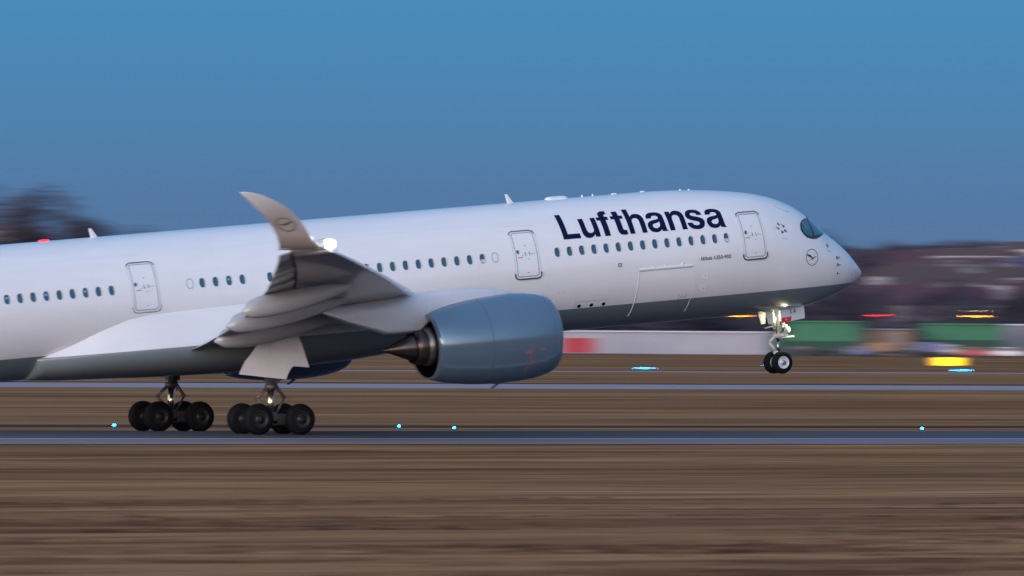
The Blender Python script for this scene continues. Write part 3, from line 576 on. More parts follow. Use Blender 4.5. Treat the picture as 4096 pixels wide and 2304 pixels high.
def wing(sg):
    side_ = 'near' if sg < 0 else 'far'
    U = Vector((0, 0, 1)); b = MB(); rings = []
    for y in [2.6, 4, 6, 7.5, 9, 10, 11, 12.7, 14.5, 15.8, 17, 18.5, 20, 22, 24, 25.5, 27, 28.7]:
        lx, lz, bx, bz, tx_, tz, th = interp_ws(y); rings.append(section((lx, sg*y, lz), (bx, sg*y, bz), th, U, blunt=True))
    b.loft(rings, M['wing']); w_ = b.body('wing', air)
    # winglet
    b = MB(); rings = []; n = len(WT)
    for i, (y, lx, lz, tx_, tz, th) in enumerate(WT):
        a, c = WT[max(0, i-1)], WT[min(n-1, i+1)]; sp = Vector((0, sg*(c[0]-a[0]), c[2]-a[2])); ch = Vector((tx_-lx, 0, tz-lz)); upv = Vector((0, -sp.z*1.0*sg*1.0, sp.y*sg)).normalized()
        rings.append(section((lx, sg*y, lz), (tx_, sg*y, tz), th, upv))
    b.loft(rings, M['tip']); wl = b.body('winglet', air, label='curved wingtip with a faint ring emblem')
    # movable surfaces
    def device(name, y0, y1, mat, steps=4, gap=.03):
        rings = []
        for k in range(steps+1):
            y = y0+(y1-y0)*k/steps; lx, lz, bx, bz, tx_, tz, th = interp_ws(y); c0 = Vector((bx-.03, sg*y, bz-.02)); rings.append(section(c0+Vector((.02, 0, -.05)), (tx_, sg*y, tz), th*.55, U))
        b = MB(); b.loft(rings, mat); return b.body(name, air)
    device('inboard_flap', 3.4, 10.9, M['flap'], 6); device('outboard_flap', 11.2, 19.6, M['flap'], 6); device('aileron', 19.8, 24.2, M['wing'], 3); device('aileron', 24.3, 28.5, M['wing'], 3)
    for y0, y1 in ((3.4, 10.9), (11.2, 19.6), (19.8, 28.5)):      # dark hinge gap under the trailing edge
        b = MB(); pts = []
        for k in range(7):
            y = y0+(y1-y0)*k/6; lx, lz, bx, bz, tx_, tz, th = interp_ws(y); pts.append(Vector((bx+.02, sg*y, bz-.134*th-.012)))
        for p_, q_ in zip(pts, pts[1:]): b.tube(p_, q_, .05, M['dark'], n=8)
        b.body('flap_gap', air)
    # leading edge slats, drooped
    def slat(y0, y1, k_=5):
        rings = []
        for k in range(k_+1):
            y = y0+(y1-y0)*k/k_; lx, lz, bx, bz, tx_, tz, th = interp_ws(y); c = .13*(lx-bx)+.1
            rings.append([Vector((lx+.16-c*f_, sg*y, lz-.10*th-.05+h*th)) for f_, h in ((0, 0), (.04, .13), (.18, .27), (.5, .42), (1, .58), (.75, .30), (.4, .02), (.2, -.14), (.06, -.12))])
        b = MB(); b.loft(rings, M['slat']); sharp(b.body('slat', air), 50)
    slat(3.6, 9.4); slat(11.3, 15.8); slat(15.9, 20.4); slat(20.5, 24.6); slat(24.7, 28.2)
    # flap track fairings
    for (y, xt, zt, xf, zf, dep, wdt) in ((8.0, -3.75, 4.42, 2.6, 5.05, .48, .36), (13.0, -5.45, 5.22, .6, 5.95, .46, .34), (18.0, -7.0, 5.98, -1.6, 6.72, .44, .32)):
        rings = []
        for k in range(15):
            f_ = k/14; x = xt+(xf-xt)*f_; e = max(.03, math.sin(math.pi*f_**.62)**.62); zc_ = zt+(zf-zt)*f_**.9; sag = -.30*math.sin(math.pi*f_)
            rings.append([(x, sg*y+wdt*e*math.cos(t), zc_+sag*.3+dep*e*math.sin(t)*(1.0 if math.sin(t) < 0 else 1.3)) for t in (2*math.pi*j/16 for j in range(16))])
        b = MB(); b.loft(rings, M['flap']); b.body('flap_track_fairing', air)
        rings = []
    # lamp on the leading edge where the tip starts to curve
    return w_, wl
M['tip'] = pmat('wingtip paint', (.78, .74, .72), .3, coat=.5, coatr=.1, noise=.04)
M['slat'] = pmat('slat paint', (.50, .52, .55), .25, coat=.5, coatr=.1, noise=.08)
w1, wl1 = wing(-1); w2, wl2 = wing(1)
# ring emblem on the outer face of the near wingtip
def tipface(u, v, off):
    A = np.array(WT); y, lx, lz, tx_, tz, th = (float(np.interp(v, np.arange(len(A)), A[:, k])) for k in range(6)); i = int(min(len(A)-2, max(0, math.floor(v))))
    sp = Vector((0, -(A[i+1, 0]-A[i, 0]), A[i+1, 2]-A[i, 2])); nrm = Vector((0, -sp.z, sp.y)).normalized()
    le, te = Vector((lx, -y, lz)), Vector((tx_, -y, tz)); x = u; t = 5*(.2969*x**.5-.126*x-.3516*x*x+.2843*x**3-.1015*x**4)
    c = te-le; return le+c*u+nrm*(th*.44*t+off)
rg = MB(); cr = lambda f_: [tipface(.52+.30*f_*math.cos(t), 4.15+.80*f_*math.sin(t), .02) for t in (2*math.pi*k/30 for k in range(30))]
rg.loft([cr(1.0), cr(.88)], M['greyink2'], cap=(False, False)); rg.add([tipface(.52+a*.30, 4.15+c*.8, .022) for a, c in ((-.85, .15), (-.3, .22), (.05, -.02), (.85, .22), (.1, -.25), (-.35, -.05))], [(0, 1, 2, 5), (5, 2, 3, 4)], M['greyink'], False)
rg.body('ring_emblem', wl1)
LP = Vector((-8.0, -29.05, 8.90))
b = MB(); b.ball(LP+Vector((.02, -.05, 0)), .215, M['lampw'], 16); lo_ = b.body('wing_lamp', air, label='glaring white lamp on the leading edge of the near wingtip')
b = MB(); b.lathe([(-.3, .20), (0, .24), (.12, .24)], LP+Vector((-.25, .05, 0)), (1, 0, 0), M['slat'], 16); b.body('lamp_housing', lo_)
b = MB(); b.ball((-6.9, -27.5, 8.56), .03, M['glass'], 8); b.body('tip_lamp', air)

# ------------------------------------------------------------------ engines
def ax_pt(x): return 3.49+(x-5.25)*.014
def engine(sg):
    yc = sg*10.5; axd = Vector((1, 0, .014))
    base = Vector((0, yc, ax_pt(0)))
    outer = [(5.25, 1.425), (5.5, 1.52), (5.9, 1.64), (6.5, 1.765), (7.2, 1.865), (8.0, 1.935), (8.8, 1.97), (9.6, 1.965), (10.2, 1.93), (10.7, 1.86), (10.92, 1.81)]
    b = MB(); b.lathe([(5.3, 1.385)]+outer, base, axd, M['nac'], 64, cap=(False, False)); b.lathe([(5.3, 1.385), (6.0, 1.45), (6.6, 1.5)], base, axd, M['dark'], 48, cap=(False, False)); b.lathe([(6.6, 1.5), (6.6, .5)], base, axd, M['dark'], 48, cap=(False, False)); e = b.body('engine', air, label=('grey-blue engine under the near wing' if sg < 0 else 'engine under the far wing, seen below the belly'))
    b = MB(); b.lathe([(10.93, 1.806), (11.12, 1.75), (11.26, 1.69), (11.34, 1.63), (11.36, 1.57), (11.3, 1.52), (11.1, 1.48), (10.6, 1.46), (10.2, 1.48), (10.0, 1.5)], base, axd, M['lip'], 64, cap=(False, False)); b.body('intake_lip', e)
    b = MB(); b.lathe([(10.05, 1.5), (10.02, .35)], base, axd, M['dark'], 48, cap=(False, False)); b.lathe([(10.02, .36), (10.3, .25), (10.5, .03)], base, axd, M['gear'], 24); b.body('fan', e)
    for s0 in (7.75,):   # cowl joint
        b = MB(); rr = float(np.interp(s0, [o[0] for o in outer], [o[1] for o in outer])); b.lathe([(s0-.012, rr-.004), (s0-.012, rr+.006), (s0+.012, rr+.006), (s0+.012, rr-.004)], base, axd, M['joint'], 64, cap=(False, False)); b.body('cowl_joint', e)
    cb = Vector((-.15, yc, 3.42)); 
    b = MB(); b.lathe([(6.55, 1.08), (6.0, 1.0), (5.75, .93), (5.55, .885)], cb, axd, M['dark'], 40, cap=(False, False)); b.body('core_cowl', e)
    b = MB(); b.lathe([(5.55, .89), (5.50, .875), (5.32, .84), (5.30, .80)], cb, axd, M['hot2'], 40, cap=(False, False)); b.body('nozzle_ring', e)
    b = MB(); b.lathe([(5.31, .80), (5.05, .775), (4.78, .735), (4.78, .69), (5.1, .68)], cb, axd, M['hot'], 40, cap=(False, False)); b.body('core_nozzle', e)
    b = MB(); b.lathe([(5.1, .60), (4.75, .585), (4.3, .42), (3.9, .25), (3.5, .09), (3.34, .012)], cb, axd, M['hot'], 40); b.body('exhaust_cone', e)
    # pylon
    top = [(9.95, 5.50), (9.3, 5.68), (8.4, 5.84), (7.2, 5.90), (6.0, 5.90), (5.0, 5.88), (3.4, 5.72), (1.6, 5.62), (.4, 5.60)]
    bot = [(9.95, 5.45), (9.3, 5.3), (8.4, 5.2), (7.2, 5.0), (6.0, 4.9), (5.0, 4.08), (3.4, 4.14), (1.6, 4.75), (.4, 5.30)]
    rings = []
    for (x, zt), (_, zb) in zip(top, bot):
        h = .05 if x > 9.9 or x < .5 else (.22 if x > 9 else .34); zb2 = zb; rings.append([(x, yc-h*.55, zt-.02), (x, yc, zt), (x, yc+h*.55, zt-.02), (x, yc+h, zt-.25*(zt-zb)), (x, yc+h*.9, zb2+.12*(zt-zb)), (x, yc, zb2), (x, yc-h*.9, zb2+.12*(zt-zb)), (x, yc-h, zt-.25*(zt-zb))])
    b = MB(); b.loft(rings, M['white2'] if 'white2' in M else M['slat']); sharp(b.body('pylon', air), 60)
    b = MB(); b.loft([[(8.95, yc-.03, 1.62), (8.95, yc+.03, 1.62), (8.72, yc+.03, 1.60), (8.72, yc-.03, 1.60)], [(8.50, yc-.02, 1.36), (8.50, yc+.02, 1.36), (8.36, yc+.02, 1.38), (8.36, yc-.02, 1.38)]], M['joint'], smooth=False); b.body('drain_mast', e)
    if sg < 0:
        def NS(x, a, off=0.):
            rr = float(np.interp(x, [o[0] for o in outer], [o[1] for o in outer]))+.006+off; return Vector((x, yc-rr*math.cos(R(a)), ax_pt(x)+rr*math.sin(R(a))))
        for lp in ([(9.55, -25), (9.60, -8), (9.66, -8), (9.66, -25), (9.50, -48), (9.44, -48)], [(9.22, -19), (9.5, -14), (9.62, -22), (9.3, -21)], [(10.05, -14), (10.3, -16), (10.3, -20), (10.02, -18)], [(9.85, -33), (10.0, -33), (10.0, -36), (9.85, -36)]):
            decal('warning_stencil', [lp], M['redfaint'], .004, e, fn=NS, sx=.5, sy=5)
M['joint'] = pmat('joint grey', (.07, .10, .13), .5); M['redfaint'] = pmat('faded red stencil', (.24, .12, .13), .5)
engine(-1); engine(1)

# ------------------------------------------------------------------ tail (mostly outside the picture)
def fin(name, st, mat, vert):
    rings = []
    for s_, lx, tx_, base in st:
        le = (lx, 0, s_) if vert else (lx, s_, base); te = (tx_, 0, s_) if vert else (tx_, s_, base); rings.append(section(le, te, abs(tx_-lx)*.10, Vector((0, 1, 0)) if vert else Vector((0, 0, 1))))
    b = MB(); b.loft(rings, mat); return b.body(name, air)
fin('vertical_tail', [(8.9, -21.5, -31.0, 0), (12.5, -25.2, -31.6, 0), (17.2, -30.0, -33.2, 0)], M['navy'], True)
fin('horizontal_stabilizer', [(-.5, -25.5, -31.3, 7.9), (-9.4, -31.6, -33.8, 8.8)], M['wing'], False); fin('horizontal_stabilizer', [(.5, -25.5, -31.3, 7.9), (9.4, -31.6, -33.8, 8.8)], M['wing'], False)

# ------------------------------------------------------------------ landing gear (world frame, wheels level on the runway)
bpy.context.view_layer.update(); INV = air.matrix_world.inverted()
def wput(b, name, parent, **k):
    o = b.put(name, None, **k); o.data.transform(INV); o.parent = parent; return o
def wheel(b_t, b_r, c, r_, w, rim, hub, face):
    prof = [(-w/2, r_*.56), (-w/2*.98, r_*.74), (-w/2*.80, r_*.90), (-w/2*.5, r_*.975), (-w*.12, r_), (w*.12, r_), (w/2*.5, r_*.975), (w/2*.80, r_*.90), (w/2*.98, r_*.74), (w/2, r_*.56)]
    b_t.lathe(prof, c, (0, 1, 0), M['tyre'], 40, cap=(False, False))
    for s_ in (-1, 1):
        o = Vector(c)+Vector((0, s_*w*.42, 0)); b_r.lathe([(0, r_*.57), (s_*.03, r_*.555), (s_*.03, r_*.50), (-s_*.05, r_*.44), (-s_*.06, r_*.26), (s_*.02, r_*.24), (s_*.03, r_*.10), (s_*.03, .005)], o, (0, 1, 0), rim, 28, cap=(False, False))
        b_r.lathe([(0, r_*.22), (s_*.07, r_*.20), (s_*.08, r_*.02)], o, (0, 1, 0), hub, 18)
GZ = gz(5.3)
for sg in (-1, 1):
    yc = sg*5.3; b = MB()
    b.tube((-.02, yc, 1.93), (.14, yc-sg*.35, 3.7), .19, M['gear'], .23, 16); b.lathe([(0, .22), (.10, .27), (.26, .25)], (-.02, yc, 1.96), (0, 0, 1), M['gear'], 16); b.tube((.02, yc-.1, 2.55), (.55, yc-sg*.8, 3.5), .07, M['gear']); b.box((-.22, yc-.2, 2.30), (.34, yc+.2, 2.52), M['gear'])
    b.tube((-.18, yc+.12, 2.4), (-.24, yc+.12, 3.5), .03, M['gear']); b.tube((.2, yc-.16, 1.8), (.22, yc-.16, 3.3), .025, M['gear']); b.tube((.3, yc+.1, 3.2), (1.6, yc-sg*.9, 3.6), .08, M['gear'])
    g = wput(b, 'main_landing_gear', air, label='main landing gear leg with a four-wheel bogie, '+('near side' if sg < 0 else 'far side'))
    b = MB(); b.tube((-.03, yc, .82+GZ), (-.02, yc, 2.0), .15, M['chrome'], n=20); wput(b, 'piston', g)
    b = MB(); b.tube((-.06, yc-.11, 2.15), (-.72, yc-.07, 1.58), .055, M['gear'], .04, 8); b.tube((-.06, yc+.11, 2.15), (-.72, yc+.07, 1.58), .055, M['gear'], .04, 8); b.tube((-.72, yc-.05, 1.58), (-.10, yc-.08, .98), .045, M['gear'], .05, 8); b.tube((-.72, yc+.05, 1.58), (-.10, yc+.08, .98), .045, M['gear'], .05, 8); b.ball((-.72, yc, 1.58), .08, M['gear']); wput(b, 'torque_link', g)
    b = MB(); b.tube((.15, yc-.08, 2.28), (.66, yc-.05, 1.62), .045, M['gear'], .035, 8); b.tube((.66, yc, 1.62), (.28, yc, .95), .05, M['gear'], .05, 8); b.box((.45, yc-.1, 1.585), (.86, yc+.1, 1.62), M['gear']); b.tube((.1, yc+.1, 2.3), (.62, yc+.05, 1.60), .03, M['gear'], .03, 8); wput(b, 'pitch_trimmer', g)
    b = MB(); b.tube((-1.12, yc, .70), (1.12, yc, .70), .15, M['gear'], n=12)
    for x in (-1.02, 1.02): b.tube((x, yc-.80, .68), (x, yc+.80, .68), .10, M['gear'])
    b.box((-.28, yc-.18, .60), (.25, yc+.18, .98), M['gear']); b.tube((-.9, yc-.2, .42), (.9, yc-.2, .42), .035, M['gear']); b.tube((-.9, yc+.2, .45), (.9, yc+.2, .45), .035, M['gear']); b.box((.25, yc-.26, .45), (.62, yc-.12, .9), M['gear']); wput(b, 'bogie_beam', g)
    for x in (-1.02, 1.02):
        for dy in (-.865, .865):
            bt, br = MB(), MB(); c = (x, yc+dy, .675+GZ); wheel(bt, br, c, .695, .50, M['rimd'], M['hubd'] if 'hubd' in M else M['rimd'], 1); wput(bt, 'tyre', g); wput(br, 'rim', g)
    # leg door
    dp = [(-.18, 4.52), (-.62, 4.27), (-.92, 3.90), (-1.20, 3.60), (-1.46, 3.36), (-1.68, 3.02), (-1.80, 2.81), (.44, 2.40), (.55, 2.62), (.63, 2.74), (.74, 2.88), (.85, 2.955), (1.62, 2.84), (1.36, 3.88), (1.20, 4.31)]
    def prism(poly, y, th, tilt, mat):
        b = MB(); n = len(poly); A_ = [(x, sg*(y+(z-3.4)*tilt), z) for x, z in poly]; B_ = [(x, sg*(y-th+(z-3.4)*tilt), z) for x, z in poly]
        b.add(A_+B_, [tuple(range(n)), tuple(range(2*n-1, n-1, -1))]+[(i, (i+1) % n, (i+1) % n+n, i+n) for i in range(n)], mat, False); return b
    prism(dp, 6.2, .06, -.04, M['gdoor']).body('gear_door', air, label='pale leg door hanging beside the main gear'); prism([(-.20, 4.54), (.65, 4.47), (.64, 3.72), (-.24, 3.77)], 6.32, .08, -.04, M['gdoor']).body('gear_door', air)
M_ = 0
# nose gear
b = MB(); b.tube((28.78, 0, 3.4), (28.75, 0, 1.98), .13, M['gearw'], .115, 16); b.tube((28.75, 0, 2.1), (28.74, 0, 1.93), .17, M['gearw'], n=16); b.box((28.62, -.22, 2.0), (28.95, .22, 2.14), M['gearw']); b.tube((28.85, -.05, 2.2), (29.1, -.05, 2.62), .05, M['gearw']); b.tube((28.6, 0, 2.3), (28.35, 0, 3.2), .045, M['gearw']); b.tube((28.62, -.16, 2.15), (28.60, -.16, 3.2), .02, M['gear']); b.tube((28.9, -.16, 2.15), (28.95, -.16, 3.2), .022, M['gear']); b.tube((28.05, -.1, 2.44), (28.5, -.05, 2.50), .035, M['gearw']); b.ball((28.95, -.1, 2.45), .09, M['gearw']); b.tube((28.55, -.15, 2.35), (28.95, .12, 2.05), .03, M['gear']); b.box((28.7, -.15, 1.92), (29.55, .15, 1.98), M['gearw']); b.box((28.95, -.12, 2.02), (29.2, .12, 2.2), M['gearw'])
ng = b.body('nose_landing_gear', air, label='twin-wheel nose gear hanging clear of the ground, lit by its lamps')
b = MB(); b.tube((28.745, 0, 1.95), (28.72, 0, 1.05), .082, M['chromed'] if 'chromed' in M else M['gear'], n=16); b.body('piston', ng)
b = MB(); b.tube((28.58, -.06, 2.02), (28.28, -.05, 1.77), .05, M['gearw'], .04, 8); b.tube((28.58, .06, 2.02), (28.28, .05, 1.77), .05, M['gearw'], .04, 8); b.tube((28.28, 0, 1.77), (28.58, 0, 1.32), .07, M['gearw'], .09, 8); b.tube((28.58, 0, 1.32), (28.70, 0, 1.2), .09, M['gearw'], .08, 8); b.ball((28.55, -.02, 1.27), .11, M['gearw']); b.body('torque_link', ng)
b = MB(); b.tube((28.66, -.42, .80), (28.66, .42, .80), .07, M['gearw']); b.tube((28.70, 0, 1.1), (28.66, 0, .80), .11, M['gearw']); b.body('axle', ng)
for y in (-.385, .385):
    bt, br = MB(), MB(); wheel(bt, br, (28.66, y, .80), .525, .36, M['rimw'], M['hub'], 1); bt.body('tyre', ng); br.body('rim', ng)
for x, y, z, r_ in ((29.22, -.14, 2.28, .125), (29.13, -.15, 2.47, .055)):
    b = MB(); b.lathe([(0, r_*1.15), (-.1, r_*1.1), (-.16, r_*.5)], (x, y, z), (1, -.1, 0), M['gearw'], 16); lm = b.body('gear_lamp_housing', ng)
    b = MB(); b.ball((x+.02, y-.03, z), r_, M['lampy'], 12, (.6, 1, 1)); b.body('gear_lamp', ng)
for y in (-.52, .52):
    b = MB(); pl = [(28.70, 3.27), (28.70, 2.63), (29.17, 2.68), (29.96, 2.76), (29.97, 3.0), (29.95, 3.38)]; n = len(pl); b.add([(x, y, z) for x, z in pl]+[(x, y*.94, z) for x, z in pl], [tuple(range(n)), tuple(range(2*n-1, n-1, -1))]+[(i, (i+1) % n, (i+1) % n+n, i+n) for i in range(n)], M['ndoor'], False); nd = b.body('nose_gear_door', air)
    if y < 0:
        flat = lambda u, v, off: Vector((u, y-.004-off, v))
        decal('placard', [[(28.71, 2.86), (29.28, 2.90), (29.20, 2.67), (28.71, 2.635)]], M['redpaint'], 0, nd, fn=flat, sx=2, sy=2)
        glyph('X', (29.17, 29.31, 3.02, 3.25), M['ink'], nd, .004, flat, .02, 2, 2); glyph('A', (29.36, 29.52, 3.03, 3.26), M['ink'], nd, .004, flat, .02, 2, 2)
        for k, (x, z, w_) in enumerate(((28.93, 2.79, .08), (28.91, 2.74, .12))): decal('placard_text', [[(x, z), (x+w_, z+.005), (x+w_, z+.03), (x, z+.025)]], M['paleink'], .004, nd, fn=flat, sx=2, sy=2)
    b = MB(); pl = [(27.96, 3.24), (28.11, 2.62), (28.33, 2.63), (28.38, 3.24)]; n = 4; yy = y*.75; b.add([(x, yy, z) for x, z in pl]+[(x, yy*.9, z) for x, z in pl], [tuple(range(n)), tuple(range(2*n-1, n-1, -1))]+[(i, (i+1) % n, (i+1) % n+n, i+n) for i in range(n)], M['gearw'], False); b.body('nose_gear_door', air)
def lampo(name, loc, e, colr, r_=.08, body=True, par=air):
    l = bpy.data.lights.new(name, 'POINT'); l.energy = e; l.color = colr; l.shadow_soft_size = r_; o = bpy.data.objects.new(name, l); col.objects.link(o); o.parent = par; o.location = Vector(loc)-PIV; return o
lampo('gear_lamp_light', (29.40, -.30, 2.40), 60, (1, .92, .55)); lampo('gear_lamp_light', (28.5, 0.02, 2.85), 34, (1, .95, .6), .06); lampo('belly_fill_light', (29.25, -.2, 3.08), 16, (1, .95, .62), .04); lampo('belly_fill_light', (29.95, -.2, 3.18), 9, (1, .95, .62), .04); lampo('wing_lamp_light', LP+Vector((.6, -.5, .1)), 160, (.95, 1, 1), .2)  # the two weak ones by the bay are added for highlights on the belly

# ------------------------------------------------------------------ far side of the airfield
def em(name, c, s_): return pmat(name, tuple(min(1, v) for v in c), .4, emit=c, estr=s_)
LM = {'blue': em('blue light', (.01, .16, 1.0), 90), 'cyan': em('cyan light', (.01, .42, 1.0), 60), 'red': em('red light', (1, .01, .02), 70), 'orange': em('orange light', (1, .25, .005), 70), 'pale': em('pale light', (1, .62, .36), 40), 'yellow': em('yellow sign face', (1, .52, .0), 3.2)}
M['post'] = pmat('post metal', (.10, .10, .11), .5, metal=.4)
def face_cam(p): d = CAM-p; return math.atan2(d.y, d.x)+math.pi/2
def taxi_light(px, D, dz, k, lab, r_=.09, g='blue lights along the runway and taxiway'):
    p = spot(px, D); e = bpy.data.objects.new('taxiway_light', None); col.objects.link(e); e.location = p; e['label'] = lab; e['category'] = 'light'; e['group'] = g
    b = MB(); b.lathe([(0, .10), (.03, .09), (.05, .03), (max(.06, dz-r_), .03)], (0, 0, 0), (0, 0, 1), M['post'], 12); b.put('post', e)
    b = MB(); b.lathe([(0, r_), (r_*1.2, r_), (r_*1.9, r_*.4)], (0, 0, max(.06, dz-r_)), (0, 0, 1), LM[k], 14); b.put('lamp', e)
for a in ((460, 412, .22, 'cyan', 'small blue light beside the runway, left of the main wheels', .042), (1600, 410, .22, 'cyan', 'small blue light beside the runway, below the engine exhaust cone', .042), (1820, 407, .16, 'cyan', 'small blue light beside the runway, below the drain mast of the near engine', .042), (3692, 409, .16, 'cyan', 'small blue light beside the runway at the far right', .042),
          (2580, 842, .35, 'cyan', 'blue taxiway light between the near engine and the nose wheels', .075), (3108, 885, .45, 'blue', 'blue taxiway light glowing behind the nose wheels', .075), (3850, 846, .35, 'cyan', 'blue taxiway light just below the yellow sign', .075)): taxi_light(*a)

# yellow lit sign
p = spot(3795, 905); e = bpy.data.objects.new('taxiway_sign', None); col.objects.link(e); e.location = p; e.rotation_euler = (0, 0, face_cam(p)); e['label'] = 'long glowing yellow sign standing low on the grass at the right'; e['category'] = 'sign'
for nm, lo, hi, m in (('sign_face', (-1.25, -.10, .42), (1.25, -.06, 1.24), LM['yellow']), ('sign_case', (-1.3, -.055, .36), (1.3, .12, 1.30), M['post']), ('leg', (-1.0, -.05, 0), (-.9, .05, .36), M['post']), ('leg', (.9, -.05, 0), (1.0, .05, .36), M['post'])):
    b = MB(); b.box(lo, hi, m); b.put(nm, e)

# masts with lamps behind the apron
def mast(px, D, h, k, n, gap, lab, r_=.16, kind='lamp_mast', hh=0):
    p = spot(px, D); e = bpy.data.objects.new(kind, None); col.objects.link(e); e.location = p; e.rotation_euler = (0, 0, face_cam(p)); e['label'] = lab; e['category'] = 'lamp post'
    b = MB(); b.tube((0, 0, 0), (0, 0, h), .09, M['post'], .05, 8); b.box((-gap*(n-1)/2-.1, -.06, h-.05), (gap*(n-1)/2+.1, .06, h+.05), M['post']); b.put('pole', e)
    for i in range(n):
        x = (i-(n-1)/2)*gap; b = MB(); b.ball((x, -.2, h), r_, LM[k], 10, (1, .6, .7)); b.put('lamp', e)
def hh(px, y, D):   # mast height that brings its lamp to the height it has in the photograph
    q = spot(px, D); hor = 1336.8+(px-2048)*.0065; return 4.5+(hor-y)*D/33571-q.z
mast(3517, 1160, hh(3517, 1262, 1160), 'red', 1, 0, 'slim pole with a red obstruction light above the green hall', .10)
mast(3904, 1170, hh(3904, 1266, 1170), 'orange', 2, .8, 'pole with a pair of orange lamps above the right green hall', .12)
mast(3904, 1230, hh(3904, 1244, 1230), 'pale', 1, 0, 'taller thin pole with one pale lamp behind the orange pair', .06)
mast(2956, 1170, hh(2956, 1265, 1170), 'orange', 1, .6, 'pole with one orange lamp under the nose of the airliner', .12)

# long low buildings and parked things on the apron
B = {'cream': pmat('pale wall panel', (.34, .335, .37), .7, noise=.15, nscale=.3), 'red': pmat('red wall panel', (.42, .03, .05), .6, noise=.1), 'roof': pmat('pale roof edge', (.45, .50, .60), .5), 'green': pmat('green tarpaulin', (.024, .165, .080), .6, noise=.25, nscale=.4), 'dgreen': pmat('dark green skirt', (.010, .055, .035), .7, noise=.2), 'dark': pmat('dark doorway', (.02, .022, .03), .6), 'tan': pmat('tan container', (.30, .17, .09), .7, noise=.3), 'grey': pmat('grey panel', (.20, .20, .22), .6, noise=.2), 'wglass': pmat('far window glass', (.03, .05, .08), .15, coat=1),
     'white': pmat('vehicle white', (.62, .62, .66), .4, coat=.4), 'vred': pmat('vehicle red', (.40, .03, .06), .4, coat=.5), 'vblue': pmat('vehicle blue', (.05, .08, .22), .4, coat=.5)}
def place(name, px, D, lab, cat, group=None, rot=0.):
    p = spot(px, D); e = bpy.data.objects.new(name, None); col.objects.link(e); e.location = p; e.rotation_euler = (0, 0, face_cam(p)+rot); e['label'] = lab; e['category'] = cat
    if group: e['group'] = group
    return e
def pbox(e, name, lo, hi, m, parent=None): b = MB(); b.box(lo, hi, m); return b.put(name, parent or e)
MPX = lambda D: D/33571      # metres per picture pixel at distance D
def hall(name, x0, x1, yt, yb, D, pan, roofm, lab, cat, pw=1.9, depth=9, skirt=None, gable=False):
    """long hall: a row of wall panels, roof edge, doors"""
    c = (x0+x1)/2; k = MPX(D); e = place(name, c, D, lab, cat); L = (x1-x0)*k; h = (yb-yt)*k; n = max(2, int(L/pw))
    for i in range(n):
        a = -L/2+L*i/n; m = pan(i/n); pbox(e, 'wall_panel', (a+.03, -.06-.02*(i % 2), (h*skirt if skirt else 0)), (a+L/n-.03, .1, h-.15), m)
    if skirt: pbox(e, 'plinth', (-L/2, -.16, -.8), (L/2, .2, h*skirt), B['dgreen'])
    pbox(e, 'wall', (-L/2, .12, -.8), (L/2, depth, h-.16), B['grey']); pbox(e, 'roof', (-L/2-.3, -.35, h-.15), (L/2+.3, depth+.3, h+.05), roofm); return e
hall('storage_hall', 2150, 3075, 1321, 1412, 1120, lambda f_: B['cream'], B['roof'], 'long low pale hall with a light roof edge behind the engine and nose gear', 'hall')
e = place('shipping_container', 2310, 1108, 'bright red container standing at the left end of the long pale hall', 'container')
k = MPX(1108); pbox(e, 'container_body', (-4.9/2, -2.5, .15), (4.9/2, -.2, 2.1), B['red'])
for i in range(12): pbox(e, 'rib', (-2.40+i*.4, -2.56, .25), (-2.24+i*.4, -2.51, 2.0), B['red'])
pbox(e, 'door_end', (-2.50, -2.4, .2), (-2.46, -.3, 2.05), B['red'])
hall('green_hall', 3150, 3440, 1268, 1405, 1118, lambda f_: B['green'], B['green'], 'green sheeted hall with a dark base directly behind the nose gear', 'hall', skirt=.42, pw=1.2)
hall('green_hall', 3690, 4010, 1272, 1400, 1135, lambda f_: B['green'], B['green'], 'second green hall further right above the dark vehicles', 'hall', skirt=.5, pw=1.2)
hall('tan_shed', 3430, 3640, 1298, 1405, 1125, lambda f_: B['tan'] if int(f_*10) % 3 else B['grey'], B['grey'], 'tan and grey shed between the two green halls', 'shed', pw=1.3)
hall('white_roof_shed', 3960, 4140, 1275, 1400, 1150, lambda f_: B['grey'], B['roof'], 'grey shed with a pale roof at the right edge', 'shed', pw=1.3)
hall('grey_hall', 2860, 3160, 1268, 1330, 1200, lambda f_: B['dgreen'], B['grey'], 'dark green hall just behind the long pale hall', 'hall', pw=1.5)
def truck(px, D, lab, cab, box_, s_=1.0, g=None):
    e = place('parked_truck', px, D, lab, 'truck', g)
    b = MB(); b.box((-3.2*s_, -1.1, .75), (1.6*s_, 1.1, 2.5*s_), box_); b.put('cargo_box', e)
    b = MB(); P_ = [(1.75, .55), (3.3, .55), (3.35, 1.25), (3.05, 2.1), (1.75, 2.15)]; P_ = [(x*s_, z*s_) for x, z in P_]; n = 5
    b.add([(x, -1.05, z) for x, z in P_]+[(x, 1.05, z) for x, z in P_], [(0, 1, 2, 3, 4), (9, 8, 7, 6, 5)]+[(i, (i+1) % 5, (i+1) % 5+5, i+5) for i in range(5)], cab, False); c = b.put('cab', e)
    pbox(e, 'cab_window', (2.1*s_, -1.08, 1.3*s_), (2.95*s_, -1.055, 1.95*s_), B['wglass'], c); pbox(e, 'chassis', (-3.2*s_, -.9, .45), (3.2*s_, .9, .74), B['dark'])
    for x in (-2.3, -1.4, 2.5):
        b = MB(); b.lathe([(-.14, .40), (.14, .42), (.15, .2)], (x*s_, -.95, .42), (0, 1, 0), M['tyre'], 14); b.put('wheel', e)
